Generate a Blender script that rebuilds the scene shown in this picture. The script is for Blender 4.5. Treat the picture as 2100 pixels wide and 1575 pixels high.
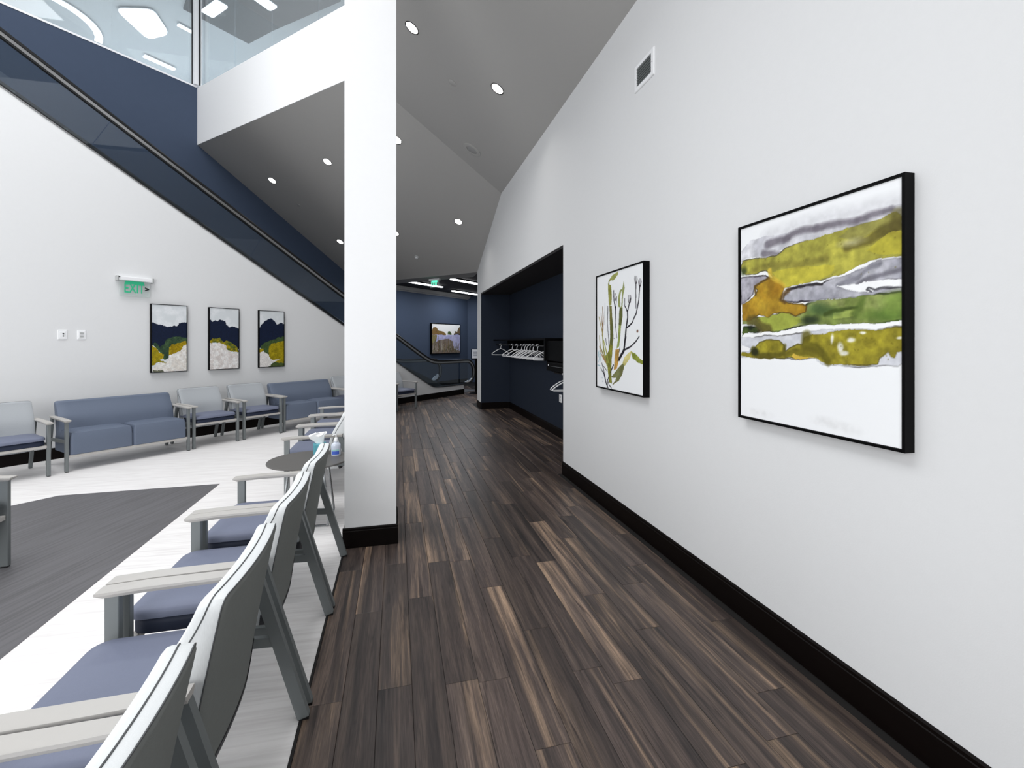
import bpy, bmesh, math, random
import numpy as np
from mathutils import Vector, Matrix

for o in list(bpy.data.objects):
    bpy.data.objects.remove(o)
SC = bpy.context.scene
COL = SC.collection
Q = math.sqrt(0.5)
PI = math.pi
random.seed(7)

# ------------------------------------------------------------------ camera, sky, lights, exposure
cam = bpy.data.cameras.new('camera')
cam.sensor_width = 36.0
cam.lens = 940.0 / 2100.0 * 36.0
cam.shift_y = -85.5 / 2100.0
cam.clip_start = 0.02
camo = bpy.data.objects.new('camera', cam)
COL.objects.link(camo)
camo.location = (0, 0, 1.6)
camo.rotation_euler = (PI / 2, 0, math.radians(-14.1))
SC.camera = camo

w = bpy.data.worlds.new('world')
SC.world = w
w.use_nodes = True
bg = w.node_tree.nodes['Background']
bg.inputs[0].default_value = (0.90, 0.95, 1.0, 1)
bg.inputs[1].default_value = 0.20

SC.view_settings.view_transform = 'Standard'
SC.view_settings.look = 'None'
SC.view_settings.exposure = 0.06
SC.view_settings.gamma = 1.0
SC.view_settings.use_curve_mapping = False


def area_light(name, loc, size, power, rot=(0, 0, 0), color=(1, 1, 1), sizey=None, shape='RECTANGLE', spread=PI):
    l = bpy.data.lights.new(name, 'AREA')
    l.shape = shape
    l.size = size
    if shape in ('RECTANGLE', 'ELLIPSE'):
        l.size_y = sizey or size
    l.energy = power
    l.color = color
    l.spread = spread
    o = bpy.data.objects.new(name, l)
    COL.objects.link(o)
    o.location = loc
    o.rotation_euler = rot
    return o


def P(s, t, z=0.0):
    return Vector(((s - t) * Q, (s + t) * Q, z))


# daylight through the atrium rooflight, then two added fill lights
area_light('rooflight', (-3.9, 2.9, 10.3), 6.5, 900, sizey=8.0, color=(0.985, 0.99, 1.0))
area_light('front_fill', (-3.2, -4.8, 3.0), 5.0, 450, rot=(PI / 2, 0, 0), sizey=5.2, color=(0.985, 0.99, 1.0))  # unseen fill added behind the camera to brighten the column front
area_light('side_fill', (-9.6, -0.8, 2.3), 7.0, 190, rot=(PI / 2, 0, -PI / 2), sizey=3.6, color=(0.985, 0.99, 1.0))  # unseen fill added far left to brighten the right wall
# upper hall lamps
area_light('upper_hall_lamp', (-6.62, 14.6, 10.29), 0.7, 420, color=(0.97, 0.985, 1.0))
area_light('upper_hall_lamp', (-4.62, 13.52, 10.29), 0.35, 60, color=(0.93, 0.97, 1.0))

# ------------------------------------------------------------------ materials


def lin(c):
    return tuple(((v / 255.0) / 12.92 if v / 255.0 <= 0.04045 else ((v / 255.0 + 0.055) / 1.055) ** 2.4) for v in c)


def newmat(name):
    m = bpy.data.materials.new(name)
    m.use_nodes = True
    nt = m.node_tree
    b = nt.nodes['Principled BSDF']
    return m, nt, b


def mat(name, rgb, rough=0.5, metal=0.0, spec=0.5, noise=0.0, nscale=40.0, bump=0.0, bscale=300.0, stretch=(1, 1, 1)):
    m, nt, b = newmat(name)
    c = lin(rgb)
    b.inputs['Roughness'].default_value = rough
    b.inputs['Metallic'].default_value = metal
    b.inputs['Specular IOR Level'].default_value = spec
    geo = nt.nodes.new('ShaderNodeTexCoord')
    mp = nt.nodes.new('ShaderNodeMapping')
    mp.inputs['Scale'].default_value = stretch
    nt.links.new(geo.outputs['Object'], mp.inputs[0])
    n = nt.nodes.new('ShaderNodeTexNoise')
    n.inputs['Scale'].default_value = nscale
    n.inputs['Detail'].default_value = 4
    nt.links.new(mp.outputs[0], n.inputs[0])
    mix = nt.nodes.new('ShaderNodeMix')
    mix.data_type = 'RGBA'
    mix.inputs[6].default_value = tuple(v * (1 - noise) for v in c) + (1,)
    mix.inputs[7].default_value = tuple(min(1, v * (1 + noise)) for v in c) + (1,)
    nt.links.new(n.outputs[0], mix.inputs[0])
    nt.links.new(mix.outputs[2], b.inputs['Base Color'])
    if bump > 0:
        n2 = nt.nodes.new('ShaderNodeTexNoise')
        n2.inputs['Scale'].default_value = bscale
        nt.links.new(mp.outputs[0], n2.inputs[0])
        bp = nt.nodes.new('ShaderNodeBump')
        bp.inputs['Strength'].default_value = bump
        bp.inputs['Distance'].default_value = 0.002
        nt.links.new(n2.outputs[0], bp.inputs['Height'])
        nt.links.new(bp.outputs[0], b.inputs['Normal'])
    return m


def emis(name, rgb, strength):
    m, nt, b = newmat(name)
    b.inputs['Base Color'].default_value = lin(rgb) + (1,)
    b.inputs['Emission Color'].default_value = lin(rgb) + (1,)
    b.inputs['Emission Strength'].default_value = strength
    return m


def glass(name, tint, refl=0.06, haze=0.0, hazecol=(1, 1, 1)):
    m = bpy.data.materials.new(name)
    m.use_nodes = True
    nt = m.node_tree
    nt.nodes.clear()
    out = nt.nodes.new('ShaderNodeOutputMaterial')
    tr = nt.nodes.new('ShaderNodeBsdfTransparent')
    tr.inputs[0].default_value = tint + (1,)
    gl = nt.nodes.new('ShaderNodeBsdfGlossy')
    gl.inputs['Roughness'].default_value = 0.02
    lw = nt.nodes.new('ShaderNodeLayerWeight')
    lw.inputs[0].default_value = 0.5
    pw = nt.nodes.new('ShaderNodeMath')
    pw.operation = 'POWER'
    pw.inputs[1].default_value = 4.0
    nt.links.new(lw.outputs['Facing'], pw.inputs[0])
    mul = nt.nodes.new('ShaderNodeMath')
    mul.operation = 'MULTIPLY_ADD'
    mul.inputs[1].default_value = 0.6
    mul.inputs[2].default_value = refl
    mul.use_clamp = True
    nt.links.new(pw.outputs[0], mul.inputs[0])
    mx = nt.nodes.new('ShaderNodeMixShader')
    nt.links.new(mul.outputs[0], mx.inputs[0])
    nt.links.new(tr.outputs[0], mx.inputs[1])
    nt.links.new(gl.outputs[0], mx.inputs[2])
    last = mx
    if haze > 0:
        df = nt.nodes.new('ShaderNodeBsdfDiffuse')
        df.inputs[0].default_value = hazecol + (1,)
        m2 = nt.nodes.new('ShaderNodeMixShader')
        m2.inputs[0].default_value = haze
        nt.links.new(mx.outputs[0], m2.inputs[1])
        nt.links.new(df.outputs[0], m2.inputs[2])
        last = m2
    nt.links.new(last.outputs[0], out.inputs[0])
    return m


def wood_dark(name):
    m, nt, b = newmat(name)
    L = nt.links.new
    geo = nt.nodes.new('ShaderNodeNewGeometry')
    oi = nt.nodes.new('ShaderNodeObjectInfo')
    comb = nt.nodes.new('ShaderNodeCombineXYZ')
    for i, k in enumerate((37.0, 91.0, 53.0)):
        mm = nt.nodes.new('ShaderNodeMath')
        mm.operation = 'MULTIPLY'
        mm.inputs[1].default_value = k
        L(oi.outputs['Random'], mm.inputs[0])
        L(mm.outputs[0], comb.inputs[i])
    add = nt.nodes.new('ShaderNodeVectorMath')
    add.operation = 'ADD'
    L(geo.outputs['Position'], add.inputs[0])
    L(comb.outputs[0], add.inputs[1])

    def nz(sx, sy, detail, dist=0.0, rough=0.55):
        mp = nt.nodes.new('ShaderNodeMapping')
        mp.inputs['Scale'].default_value = (sx, sy, 1)
        L(add.outputs[0], mp.inputs[0])
        n = nt.nodes.new('ShaderNodeTexNoise')
        n.inputs['Scale'].default_value = 1.0
        n.inputs['Detail'].default_value = detail
        n.inputs['Distortion'].default_value = dist
        n.inputs['Roughness'].default_value = rough
        L(mp.outputs[0], n.inputs[0])
        return n

    def ramp(n, stops):
        r = nt.nodes.new('ShaderNodeValToRGB')
        e = r.color_ramp.elements
        e[0].position, e[0].color = stops[0]
        e[1].position, e[1].color = stops[-1]
        for p, c in stops[1:-1]:
            q = e.new(p)
            q.color = c
        L(n.outputs[0], r.inputs[0])
        return r

    def C(r, g, bb):
        return lin((r, g, bb)) + (1,)
    base = ramp(nz(20, 0.8, 5, 0.6), [(0.28, C(46, 40, 39)), (0.50, C(76, 65, 61)), (0.72, C(108, 93, 84))])
    streak = ramp(nz(8.5, 0.36, 4, 0.5), [(0.53, (0, 0, 0, 1)), (0.64, (0.9, 0.9, 0.9, 1))])
    streak2 = ramp(nz(24, 0.5, 3, 0.4), [(0.40, (0.1, 0.1, 0.1, 1)), (0.62, (1, 1, 1, 1))])
    fine = ramp(nz(210, 7, 5, 0.6), [(0.30, (0.5, 0.5, 0.5, 1)), (0.70, (1.25, 1.25, 1.25, 1))])
    dark = ramp(nz(26, 1.6, 4, 1.2), [(0.60, (1, 1, 1, 1)), (0.70, (0.42, 0.40, 0.42, 1))])
    mulm = nt.nodes.new('ShaderNodeMath')
    mulm.operation = 'MULTIPLY'
    L(streak.outputs[0], mulm.inputs[0])
    L(streak2.outputs[0], mulm.inputs[1])
    mix = nt.nodes.new('ShaderNodeMix')
    mix.data_type = 'RGBA'
    L(mulm.outputs[0], mix.inputs[0])
    L(base.outputs[0], mix.inputs[6])
    mix.inputs[7].default_value = C(168, 142, 119)
    m1 = nt.nodes.new('ShaderNodeMix')
    m1.data_type = 'RGBA'
    m1.blend_type = 'MULTIPLY'
    m1.inputs[0].default_value = 1.0
    L(mix.outputs[2], m1.inputs[6])
    L(fine.outputs[0], m1.inputs[7])
    m2 = nt.nodes.new('ShaderNodeMix')
    m2.data_type = 'RGBA'
    m2.blend_type = 'MULTIPLY'
    m2.inputs[0].default_value = 1.0
    L(m1.outputs[2], m2.inputs[6])
    L(dark.outputs[0], m2.inputs[7])
    hsv = nt.nodes.new('ShaderNodeHueSaturation')
    mr = nt.nodes.new('ShaderNodeMapRange')
    mr.inputs['To Min'].default_value = 0.62
    mr.inputs['To Max'].default_value = 1.15
    L(oi.outputs['Random'], mr.inputs[0])
    L(mr.outputs[0], hsv.inputs['Value'])
    L(m2.outputs[2], hsv.inputs['Color'])
    L(hsv.outputs[0], b.inputs['Base Color'])
    b.inputs['Roughness'].default_value = 0.44
    b.inputs['Specular IOR Level'].default_value = 0.4
    bp = nt.nodes.new('ShaderNodeBump')
    bp.inputs['Strength'].default_value = 0.12
    bp.inputs['Distance'].default_value = 0.001
    L(fine.outputs[0], bp.inputs['Height'])
    L(bp.outputs[0], b.inputs['Normal'])
    return m


def vinyl(name, lo, hi, rot, sx=3.0, sy=60.0, rough=0.4):
    m, nt, b = newmat(name)
    L = nt.links.new
    geo = nt.nodes.new('ShaderNodeNewGeometry')
    mp = nt.nodes.new('ShaderNodeMapping')
    mp.inputs['Rotation'].default_value = (0, 0, rot)
    mp2 = nt.nodes.new('ShaderNodeMapping')
    mp2.inputs['Scale'].default_value = (sx, sy, 1)
    L(geo.outputs['Position'], mp.inputs[0])
    L(mp.outputs[0], mp2.inputs[0])
    n = nt.nodes.new('ShaderNodeTexNoise')
    n.inputs['Scale'].default_value = 1
    n.inputs['Detail'].default_value = 6
    n.inputs['Distortion'].default_value = 0.5
    L(mp2.outputs[0], n.inputs[0])
    r = nt.nodes.new('ShaderNodeValToRGB')
    r.color_ramp.elements[0].position = 0.33
    r.color_ramp.elements[0].color = lin(lo) + (1,)
    r.color_ramp.elements[1].position = 0.6
    r.color_ramp.elements[1].color = lin(hi) + (1,)
    L(n.outputs[0], r.inputs[0])
    L(r.outputs[0], b.inputs['Base Color'])
    b.inputs['Roughness'].default_value = rough
    b.inputs['Specular IOR Level'].default_value = 0.35
    return m


def attr_mat(name, rough=0.6):
    m, nt, b = newmat(name)
    a = nt.nodes.new('ShaderNodeVertexColor')
    a.layer_name = 'paint'
    nt.links.new(a.outputs[0], b.inputs['Base Color'])
    b.inputs['Roughness'].default_value = rough
    b.inputs['Specular IOR Level'].default_value = 0.2
    return m


M = dict(
    white=mat('white_paint', (226, 227, 228), 0.85, spec=0.2, noise=0.012, nscale=25, bump=0.15, bscale=160),
    whitebright=mat('white_trim_paint', (244, 245, 246), 0.85, spec=0.2, noise=0.01, nscale=25, bump=0.1, bscale=160),
    whitecap=mat('white_cap', (245, 246, 248), 0.5),
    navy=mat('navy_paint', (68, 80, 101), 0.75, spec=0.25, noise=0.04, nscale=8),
    navyshade=mat('shaded_alcove_navy', (32, 40, 54), 0.75, spec=0.25, noise=0.04, nscale=8),  # the navy again, with the alcove's shade put into its colour
    grey=mat('grey_ceiling_paint', (174, 173, 171), 0.9, spec=0.15, noise=0.015, nscale=20),
    greylt=mat('grey_soffit_paint', (160, 160, 160), 0.9, spec=0.15),
    black=mat('black_base', (12, 7, 6), 0.45, spec=0.12, noise=0.35, nscale=10, stretch=(1, 1, 8)),
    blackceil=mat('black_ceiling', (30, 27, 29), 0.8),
    frame=mat('black_frame', (5, 5, 6), 0.5, spec=0.08),
    metal=mat('grey_metal', (114, 119, 120), 0.5, 0.2, noise=0.02),
    arm=mat('pale_arm', (180, 177, 173), 0.45, noise=0.02),
    fabric=mat('pale_fabric', (224, 227, 228), 0.9, spec=0.2, noise=0.10, nscale=60, bump=0.4, bscale=500, stretch=(6, 6, 1)),
    rearfab=mat('grey_rear_fabric', (122, 125, 123), 0.9, spec=0.15, noise=0.06, nscale=80, bump=0.3, bscale=600),
    fabricw=mat('grey_back_fabric', (168, 172, 176), 0.9, spec=0.2, noise=0.08, nscale=60, bump=0.4, bscale=500, stretch=(6, 6, 1)),
    seat=mat('blue_grey_vinyl', (110, 116, 136), 0.55, spec=0.35, noise=0.04, nscale=90, bump=0.2, bscale=700),
    seatdk=mat('navy_vinyl', (36, 43, 62), 0.6, spec=0.3),
    sofa=mat('slate_vinyl', (98, 108, 126), 0.55, spec=0.35, noise=0.04, nscale=90, bump=0.2, bscale=700),
    piping=mat('dark_piping', (78, 80, 82), 0.7),
    hem=mat('dark_hem', (66, 66, 70), 0.7),
    rubber=mat('black_rubber', (16, 16, 18), 0.35, spec=0.5),
    steel=mat('brushed_steel', (158, 158, 158), 0.32, 0.8, noise=0.03),
    table=mat('dark_grey_laminate', (92, 90, 88), 0.45),
    chrome=mat('satin_steel', (165, 168, 170), 0.25, 0.9),
    plastic=mat('white_plastic', (242, 243, 245), 0.4),
    ventdark=mat('vent_dark', (22, 24, 26), 0.8),
    slat=mat('vent_slat', (120, 126, 126), 0.5),
    teal=mat('teal_card', (92, 168, 182), 0.6, noise=0.25, nscale=45),
    tissue=mat('tissue_paper', (250, 250, 250), 0.9),
    gel=mat('clear_gel', (205, 212, 226), 0.15, spec=0.6),
    blue=mat('blue_label', (66, 98, 196), 0.5),
    green=emis('green_sign', (40, 160, 118), 0.35),
    greenlit=emis('green_lit_sign', (90, 235, 190), 1.2),
    acrylic=glass('clear_acrylic', (0.93, 0.96, 0.95), 0.05, 0.25, (0.75, 0.8, 0.79)),
    lamp=emis('lamp_lens', (255, 252, 246), 6.0),
    tube=emis('tube_lens', (250, 252, 255), 7.0),
    panel=emis('panel_lens', (245, 250, 255), 3.0),
    glassesc=glass('balustrade_glass', (0.66, 0.72, 0.77), 0.045, 0.02, (0.55, 0.62, 0.68)),  # faint diffuse haze stands in for the room's reflection
    glassup=glass('screen_glass', (0.92, 0.96, 0.98), 0.05, 0.10, (0.88, 0.92, 0.95)),  # pale diffuse haze paints reflected brightness onto the panes
    woodd=wood_dark('dark_walnut_plank'),
    light=vinyl('pale_oak_vinyl', (226, 223, 222), (242, 240, 239), 0.05, 2.2, 42.0),
    inlay=vinyl('grey_oak_vinyl', (86, 85, 87), (102, 101, 104), math.radians(-72), 1.5, 42.0, 0.5),
    sub=mat('dark_underlay', (16, 13, 12), 0.8),
    paper=mat('white_paper', (236, 238, 244), 0.8),
    ink=mat('grey_ink', (120, 124, 140), 0.8),
    dot=mat('black_dot', (12, 12, 12), 0.6),
    greyplast=mat('grey_plastic', (176, 178, 178), 0.5),
    upwall=mat('upper_wall_paint', (226, 234, 240), 0.9, spec=0.1),
    upceil=mat('upper_ceiling_paint', (188, 190, 190), 0.9, spec=0.1, noise=0.03, nscale=3),
    updark=mat('upper_dark_panel', (56, 53, 51), 0.9, noise=0.06, nscale=3),
)

# ------------------------------------------------------------------ helpers


def mk(name, bm, m, parent=None, smooth=False, loc=None, rotz=None):
    me = bpy.data.meshes.new(name)
    bmesh.ops.recalc_face_normals(bm, faces=bm.faces)
    bm.to_mesh(me)
    bm.free()
    if smooth:
        for p in me.polygons:
            p.use_smooth = True
        try:
            me.set_sharp_from_angle(angle=math.radians(38))
        except Exception:
            pass
    me.materials.append(m)
    o = bpy.data.objects.new(name, me)
    COL.objects.link(o)
    if parent is not None:
        o.parent = parent
    if loc is not None:
        o.location = loc
    if rotz is not None:
        o.rotation_euler = (0, 0, rotz)
    return o


def struct(name, bm, m, parent=None):
    o = mk(name, bm, m, parent)
    o['kind'] = 'structure'
    return o


def thing(name, label, cat, loc=(0, 0, 0), rotz=0.0, group=None):
    o = bpy.data.objects.new(name, None)
    o.empty_display_size = 0.1
    COL.objects.link(o)
    o.location = loc
    o.rotation_euler = (0, 0, rotz)
    o['label'] = label
    o['category'] = cat
    if group:
        o['group'] = group
    return o


def tag(o, label, cat, group=None):
    o['label'] = label
    o['category'] = cat
    if group:
        o['group'] = group
    return o


def dup(root, loc, rotz, label):
    r = root.copy()
    COL.objects.link(r)
    r.location = loc
    r.rotation_euler = (0, 0, rotz)
    r['label'] = label
    for ch in list(root.children):
        c = ch.copy()
        COL.objects.link(c)
        c.parent = r
        for g in list(ch.children):
            d = g.copy()
            COL.objects.link(d)
            d.parent = c
    return r


def add_box(bm, x0, x1, y0, y1, z0, z1, bev=0.0, seg=1, mtx=None):
    vs = [bm.verts.new((x, y, z)) for z in (z0, z1) for y in (y0, y1) for x in (x0, x1)]
    fs = [(0, 2, 3, 1), (4, 5, 7, 6), (0, 1, 5, 4), (2, 6, 7, 3), (0, 4, 6, 2), (1, 3, 7, 5)]
    faces = [bm.faces.new([vs[i] for i in f]) for f in fs]
    if bev > 0:
        es = list({e for f in faces for e in f.edges})
        r = bmesh.ops.bevel(bm, geom=es, offset=bev, segments=seg, affect='EDGES', profile=0.6)
        vs = list({v for f in r['faces'] for v in f.verts} | {v for v in vs if v.is_valid})
    if mtx is not None:
        bmesh.ops.transform(bm, matrix=mtx, verts=[v for v in vs if v.is_valid])
    return bm


def box(x0, x1, y0, y1, z0, z1, bev=0.0, seg=1):
    return add_box(bmesh.new(), x0, x1, y0, y1, z0, z1, bev, seg)


def add_bar(bm, p, q, wx, wy, up=(0, 0, 1)):
    """rectangular bar from p to q; wx along side axis, wy along the other"""
    p = Vector(p)
    q = Vector(q)
    d = (q - p).normalized()
    side = d.cross(Vector(up))
    if side.length < 1e-4:
        side = Vector((1, 0, 0))
    side.normalize()
    oth = side.cross(d)
    vs = []
    for c in (p, q):
        for a, b in ((-1, -1), (1, -1), (1, 1), (-1, 1)):
            vs.append(bm.verts.new(c + side * wx / 2 * a + oth * wy / 2 * b))
    for f in ((0, 1, 2, 3), (7, 6, 5, 4), (0, 4, 5, 1), (1, 5, 6, 2), (2, 6, 7, 3), (3, 7, 4, 0)):
        bm.faces.new([vs[i] for i in f])
    return bm


def add_tube(bm, pts, r, n=8, closed=False):
    pts = [Vector(p) for p in pts]
    rings = []
    N = len(pts)
    ref = None
    for i in range(N):
        if closed:
            d = pts[(i + 1) % N] - pts[i - 1]
        else:
            d = pts[min(i + 1, N - 1)] - pts[max(i - 1, 0)]
        d.normalize()
        if ref is None:
            ref = Vector((0, 0, 1)) if abs(d.z) < 0.9 else Vector((1, 0, 0))
        side = d.cross(ref)
        if side.length < 1e-3:
            side = d.cross(Vector((0, 1, 0.01)))
        side.normalize()
        up = side.cross(d).normalized()
        ref = up
        rr = r[i] if isinstance(r, (list, tuple)) else r
        rings.append([bm.verts.new(pts[i] + side * rr * math.cos(2 * PI * k / n) + up * rr * math.sin(2 * PI * k / n)) for k in range(n)])
    rng = range(N) if closed else range(N - 1)
    for i in rng:
        a, b = rings[i], rings[(i + 1) % N]
        for k in range(n):
            bm.faces.new([a[k], a[(k + 1) % n], b[(k + 1) % n], b[k]])
    if not closed:
        bm.faces.new(rings[0][::-1])
        bm.faces.new(rings[-1])
    return bm


def add_lathe(bm, prof, n=24, c=(0, 0, 0)):
    rings = []
    for r, z in prof:
        if r < 1e-6:
            rings.append([bm.verts.new((c[0], c[1], c[2] + z))])
        else:
            rings.append([bm.verts.new((c[0] + r * math.cos(2 * PI * k / n), c[1] + r * math.sin(2 * PI * k / n), c[2] + z)) for k in range(n)])
    for a, b in zip(rings, rings[1:]):
        for k in range(n):
            if len(a) == 1 and len(b) == 1:
                continue
            if len(a) == 1:
                bm.faces.new([a[0], b[k], b[(k + 1) % n]])
            elif len(b) == 1:
                bm.faces.new([a[k], a[(k + 1) % n], b[0]])
            else:
                bm.faces.new([a[k], a[(k + 1) % n], b[(k + 1) % n], b[k]])
    return bm


def add_prism(bm, poly, f0, f1):
    """poly: list of 2-D points; f0/f1 map a 2-D point to 3-D for the two faces"""
    a = [bm.verts.new(f0(*p)) for p in poly]
    b = [bm.verts.new(f1(*p)) for p in poly]
    n = len(poly)
    bm.faces.new(a)
    bm.faces.new(b[::-1])
    for i in range(n):
        bm.faces.new([a[i], a[(i + 1) % n], b[(i + 1) % n], b[i]])
    return bm


def prism(poly, f0, f1):
    return add_prism(bmesh.new(), poly, f0, f1)


def sweep(bm, path, prof, frame):
    """path: list of (s,z,nx,nz); prof: list of (a,b): a along t, b along path normal"""
    rings = []
    for (s, z, ns, nz) in path:
        rings.append([bm.verts.new(frame(s + b * ns, a, z + b * nz)) for a, b in prof])
    n = len(prof)
    for a, b in zip(rings, rings[1:]):
        for k in range(n):
            bm.faces.new([a[k], a[(k + 1) % n], b[(k + 1) % n], b[k]])
    bm.faces.new(rings[0][::-1])
    bm.faces.new(rings[-1])
    return bm


# ------------------------------------------------------------------ the shell
RW = 1.96
T_W = 8.6      # cladding wall below the escalator
T_N = 11.0     # navy wall
S_F = 5.04     # fascia
S_END = 9.43   # end of sloped ceiling


def zA(X):
    return 4.48 + 0.57 * (RW - X)


def zB(X, Y):
    return 4.51 + 0.577 * (7.45 - Q * (X + Y))


def creaseY(X):
    return (4.51 + 0.577 * 7.45 - zA(X)) / (0.577 * Q) - X


XE = -0.395
# floors
fl = struct('floor', prism([(-14, -5), (XE, -5), (XE, 13.0), (-3.5, 13.0), (-14, 1.0)], lambda x, y: (x, y, -0.05), lambda x, y: (x, y, 0.0)), M['light'])
inl = [(-1.94, -5), (-1.94, 5.83), (-3.42, 5.79), (-3.72, 5.48), (-9.2, 0.0), (-9.2, -5)]
mk('floor_inlay', prism(inl, lambda x, y: (x, y, -0.02), lambda x, y: (x, y, 0.0012)), M['inlay'], fl)
fd = struct('floor', prism([(XE, -5), (6, -5), (6, 22), (-3, 22), (-3, 13.0), (XE, 13.0)], lambda x, y: (x, y, -0.05), lambda x, y: (x, y, -0.005)), M['sub'])
struct('trim_1', box(XE - 0.006, XE + 0.006, -5, 12.9, -0.02, 0.0022), M['sub'])

# planks
PWD, PLN = 0.1525, 1.22
pm = None


def plank_mesh():
    bm = bmesh.new()
    g = 0.0008
    b = 0.0018
    o = [(g, g), (PWD - g, g), (PWD - g, PLN - g), (g, PLN - g)]
    i = [(g + b, g + b), (PWD - g - b, g + b), (PWD - g - b, PLN - g - b), (g + b, PLN - g - b)]
    lo = [bm.verts.new((x, y, -0.005)) for x, y in o]
    mid = [bm.verts.new((x, y, -0.0012)) for x, y in o]
    hi = [bm.verts.new((x, y, 0.0)) for x, y in i]
    for a, c in ((lo, mid), (mid, hi)):
        for k in range(4):
            bm.faces.new([a[k], a[(k + 1) % 4], c[(k + 1) % 4], c[k]])
    bm.faces.new(hi)
    bmesh.ops.recalc_face_normals(bm, faces=bm.faces)
    me = bpy.data.meshes.new('plank')
    bm.to_mesh(me)
    bm.free()
    me.materials.append(M['woodd'])
    return me


pm = plank_mesh()
cnt = 0
rest = []
x0 = XE + 0.006
ncol = 34
for ci in range(-6, ncol):
    xa = x0 + ci * PWD
    off = random.random() * PLN
    y = -0.2 - off
    while y < 20:
        y1 = y + PLN
        xm = xa + PWD / 2
        lo_y, hi_y = y, y1
        show = True
        xw = PWD
        if xm < XE:
            show = hi_y > 13.1
            lo_y = max(lo_y, 13.05)
            if lo_y >= hi_y:
                show = False
        if xm > RW:
            # alcove strip or beyond the end of the wall
            if xm < 2.66:
                if hi_y > 5.3 and lo_y < 10.83:
                    lo_y = max(lo_y, 5.27)
                    hi_y = min(hi_y, 10.82)
                elif hi_y > 11.45:
                    lo_y = max(lo_y, 11.4)
                else:
                    show = False
            else:
                show = hi_y > 11.45
                lo_y = max(lo_y, 11.4)
        if xm < RW and xa + PWD > RW and (hi_y < 5.3 or lo_y > 10.83):
            xw = RW - xa
        # keep off the escalator and the space behind it
        tt = ((hi_y + lo_y) / 2 - xm) * Q
        ss = ((hi_y + lo_y) / 2 + xm) * Q
        if tt > 8.75 and ss < 11.3:
            show = False
        if tt > 11.0 or hi_y < 0.35 or hi_y - lo_y < 0.05:
            show = False
        # out of the camera's sight: behind the column or past the wall end
        if show and lo_y < 15.5:
            rest.append((xa, lo_y, xw / PWD, (hi_y - lo_y) / PLN))
        y = y1
rest.sort(key=lambda r: r[1])
for k, (xa, ya, sx, sy) in enumerate(rest[:300]):
    o = bpy.data.objects.new('plank', pm)
    COL.objects.link(o)
    o.parent = fd
    o.location = (xa, ya, 0)
    o.scale = (sx, sy, 1)
if len(rest) > 300:
    bm = bmesh.new()
    for xa, ya, sx, sy in rest[300:]:
        add_box(bm, xa + 0.001, xa + PWD * sx - 0.001, ya + 0.001, ya + PLN * sy - 0.001, -0.005, 0)
    o = mk('far_planks', bm, M['woodd'], fd)
    o['kind'] = 'stuff'

# right wall with the coat alcove opening
gate = [(-5, 0), (5.25, 0), (5.25, 2.785), (10.86, 2.785), (10.86, 0), (11.37, 0), (11.37, 4.75), (-5, 4.75)]
struct('wall_right', prism(gate, lambda y, z: (RW, y, z), lambda y, z: (RW + 0.09, y, z)), M['white'])
struct('wall_alcove', box(2.66, 2.72, 5.0, 10.9, 0, 2.9), M['navyshade'])
struct('wall_alcove_far', box(RW + 0.003, 2.66, 10.83, 10.858, 0, 2.785), M['navyshade'])
struct('wall_alcove_near', box(RW + 0.092, 2.66, 5.19, 5.25, 0, 2.785), M['navyshade'])
struct('ceiling_alcove', box(RW + 0.003, 2.66, 5.25, 10.83, 2.75, 2.784), M['blackceil'])  # black colour paints the recess's shade onto its ceiling
struct('wall_return', box(RW + 0.09, 6.5, 11.27, 11.37, 0, 4.2), M['white'])

BH = 0.155


def base_bm(x0, y0, x1, y1, nx, ny, h=BH, d=0.014):
    """skirting along a line, profile with a stepped top; (nx,ny) points into the room"""
    bm = bmesh.new()
    prof = [(0, 0), (d, 0), (d, h - 0.026), (d * 0.75, h - 0.022), (d * 0.75, h - 0.008), (d * 0.3, h), (0, h)]
    ra = [bm.verts.new((x0 + nx * a, y0 + ny * a, z)) for a, z in prof]
    rb = [bm.verts.new((x1 + nx * a, y1 + ny * a, z)) for a, z in prof]
    n = len(prof)
    bm.faces.new(ra)
    bm.faces.new(rb[::-1])
    for k in range(n):
        bm.faces.new([ra[k], ra[(k + 1) % n], rb[(k + 1) % n], rb[k]])
    return bm


struct('baseboard_right', base_bm(RW, -4.9, RW, 5.255, -1, 0), M['black'])
struct('baseboard_right', base_bm(RW, 10.84, RW, 11.38, -1, 0), M['black'])
struct('baseboard_alcove', base_bm(2.66, 5.26, 2.66, 10.83, -1, 0), M['black'])
struct('baseboard_alcove', base_bm(RW + 0.005, 10.83, 2.646, 10.83, 0, -1), M['black'])

# column
struct('column', box(XE, -0.005, 3.77, 4.17, 0, 7.3), M['whitebright'])
bm = bmesh.new()
for a in ((XE - .014, 3.77, 0.009, 3.77, 0, -1), (0.009, 4.17, XE - .014, 4.17, 0, 1)):
    b2 = base_bm(*a)
    me = bpy.data.meshes.new('t')
    b2.to_mesh(me)
    b2.free()
    bm.from_mesh(me)
    bpy.data.meshes.remove(me)
bf = mk('baseboard_front', base_bm(XE - .014, 3.77, 0.009, 3.77, 0, -1), M['black'])
bf['kind'] = 'structure'
bm.free()
struct('baseboard_column_left', base_bm(XE, 3.77, XE, 4.17, -1, 0), M['black'])
struct('baseboard_column_right', base_bm(-0.005, 3.77, -0.005, 4.17, 1, 0), M['black'])

# sloped ceilings
def slab(poly, zf, th=0.08):
    return prism(poly, lambda x, y: (x, y, zf(x, y)), lambda x, y: (x, y, zf(x, y) + th))


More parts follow.
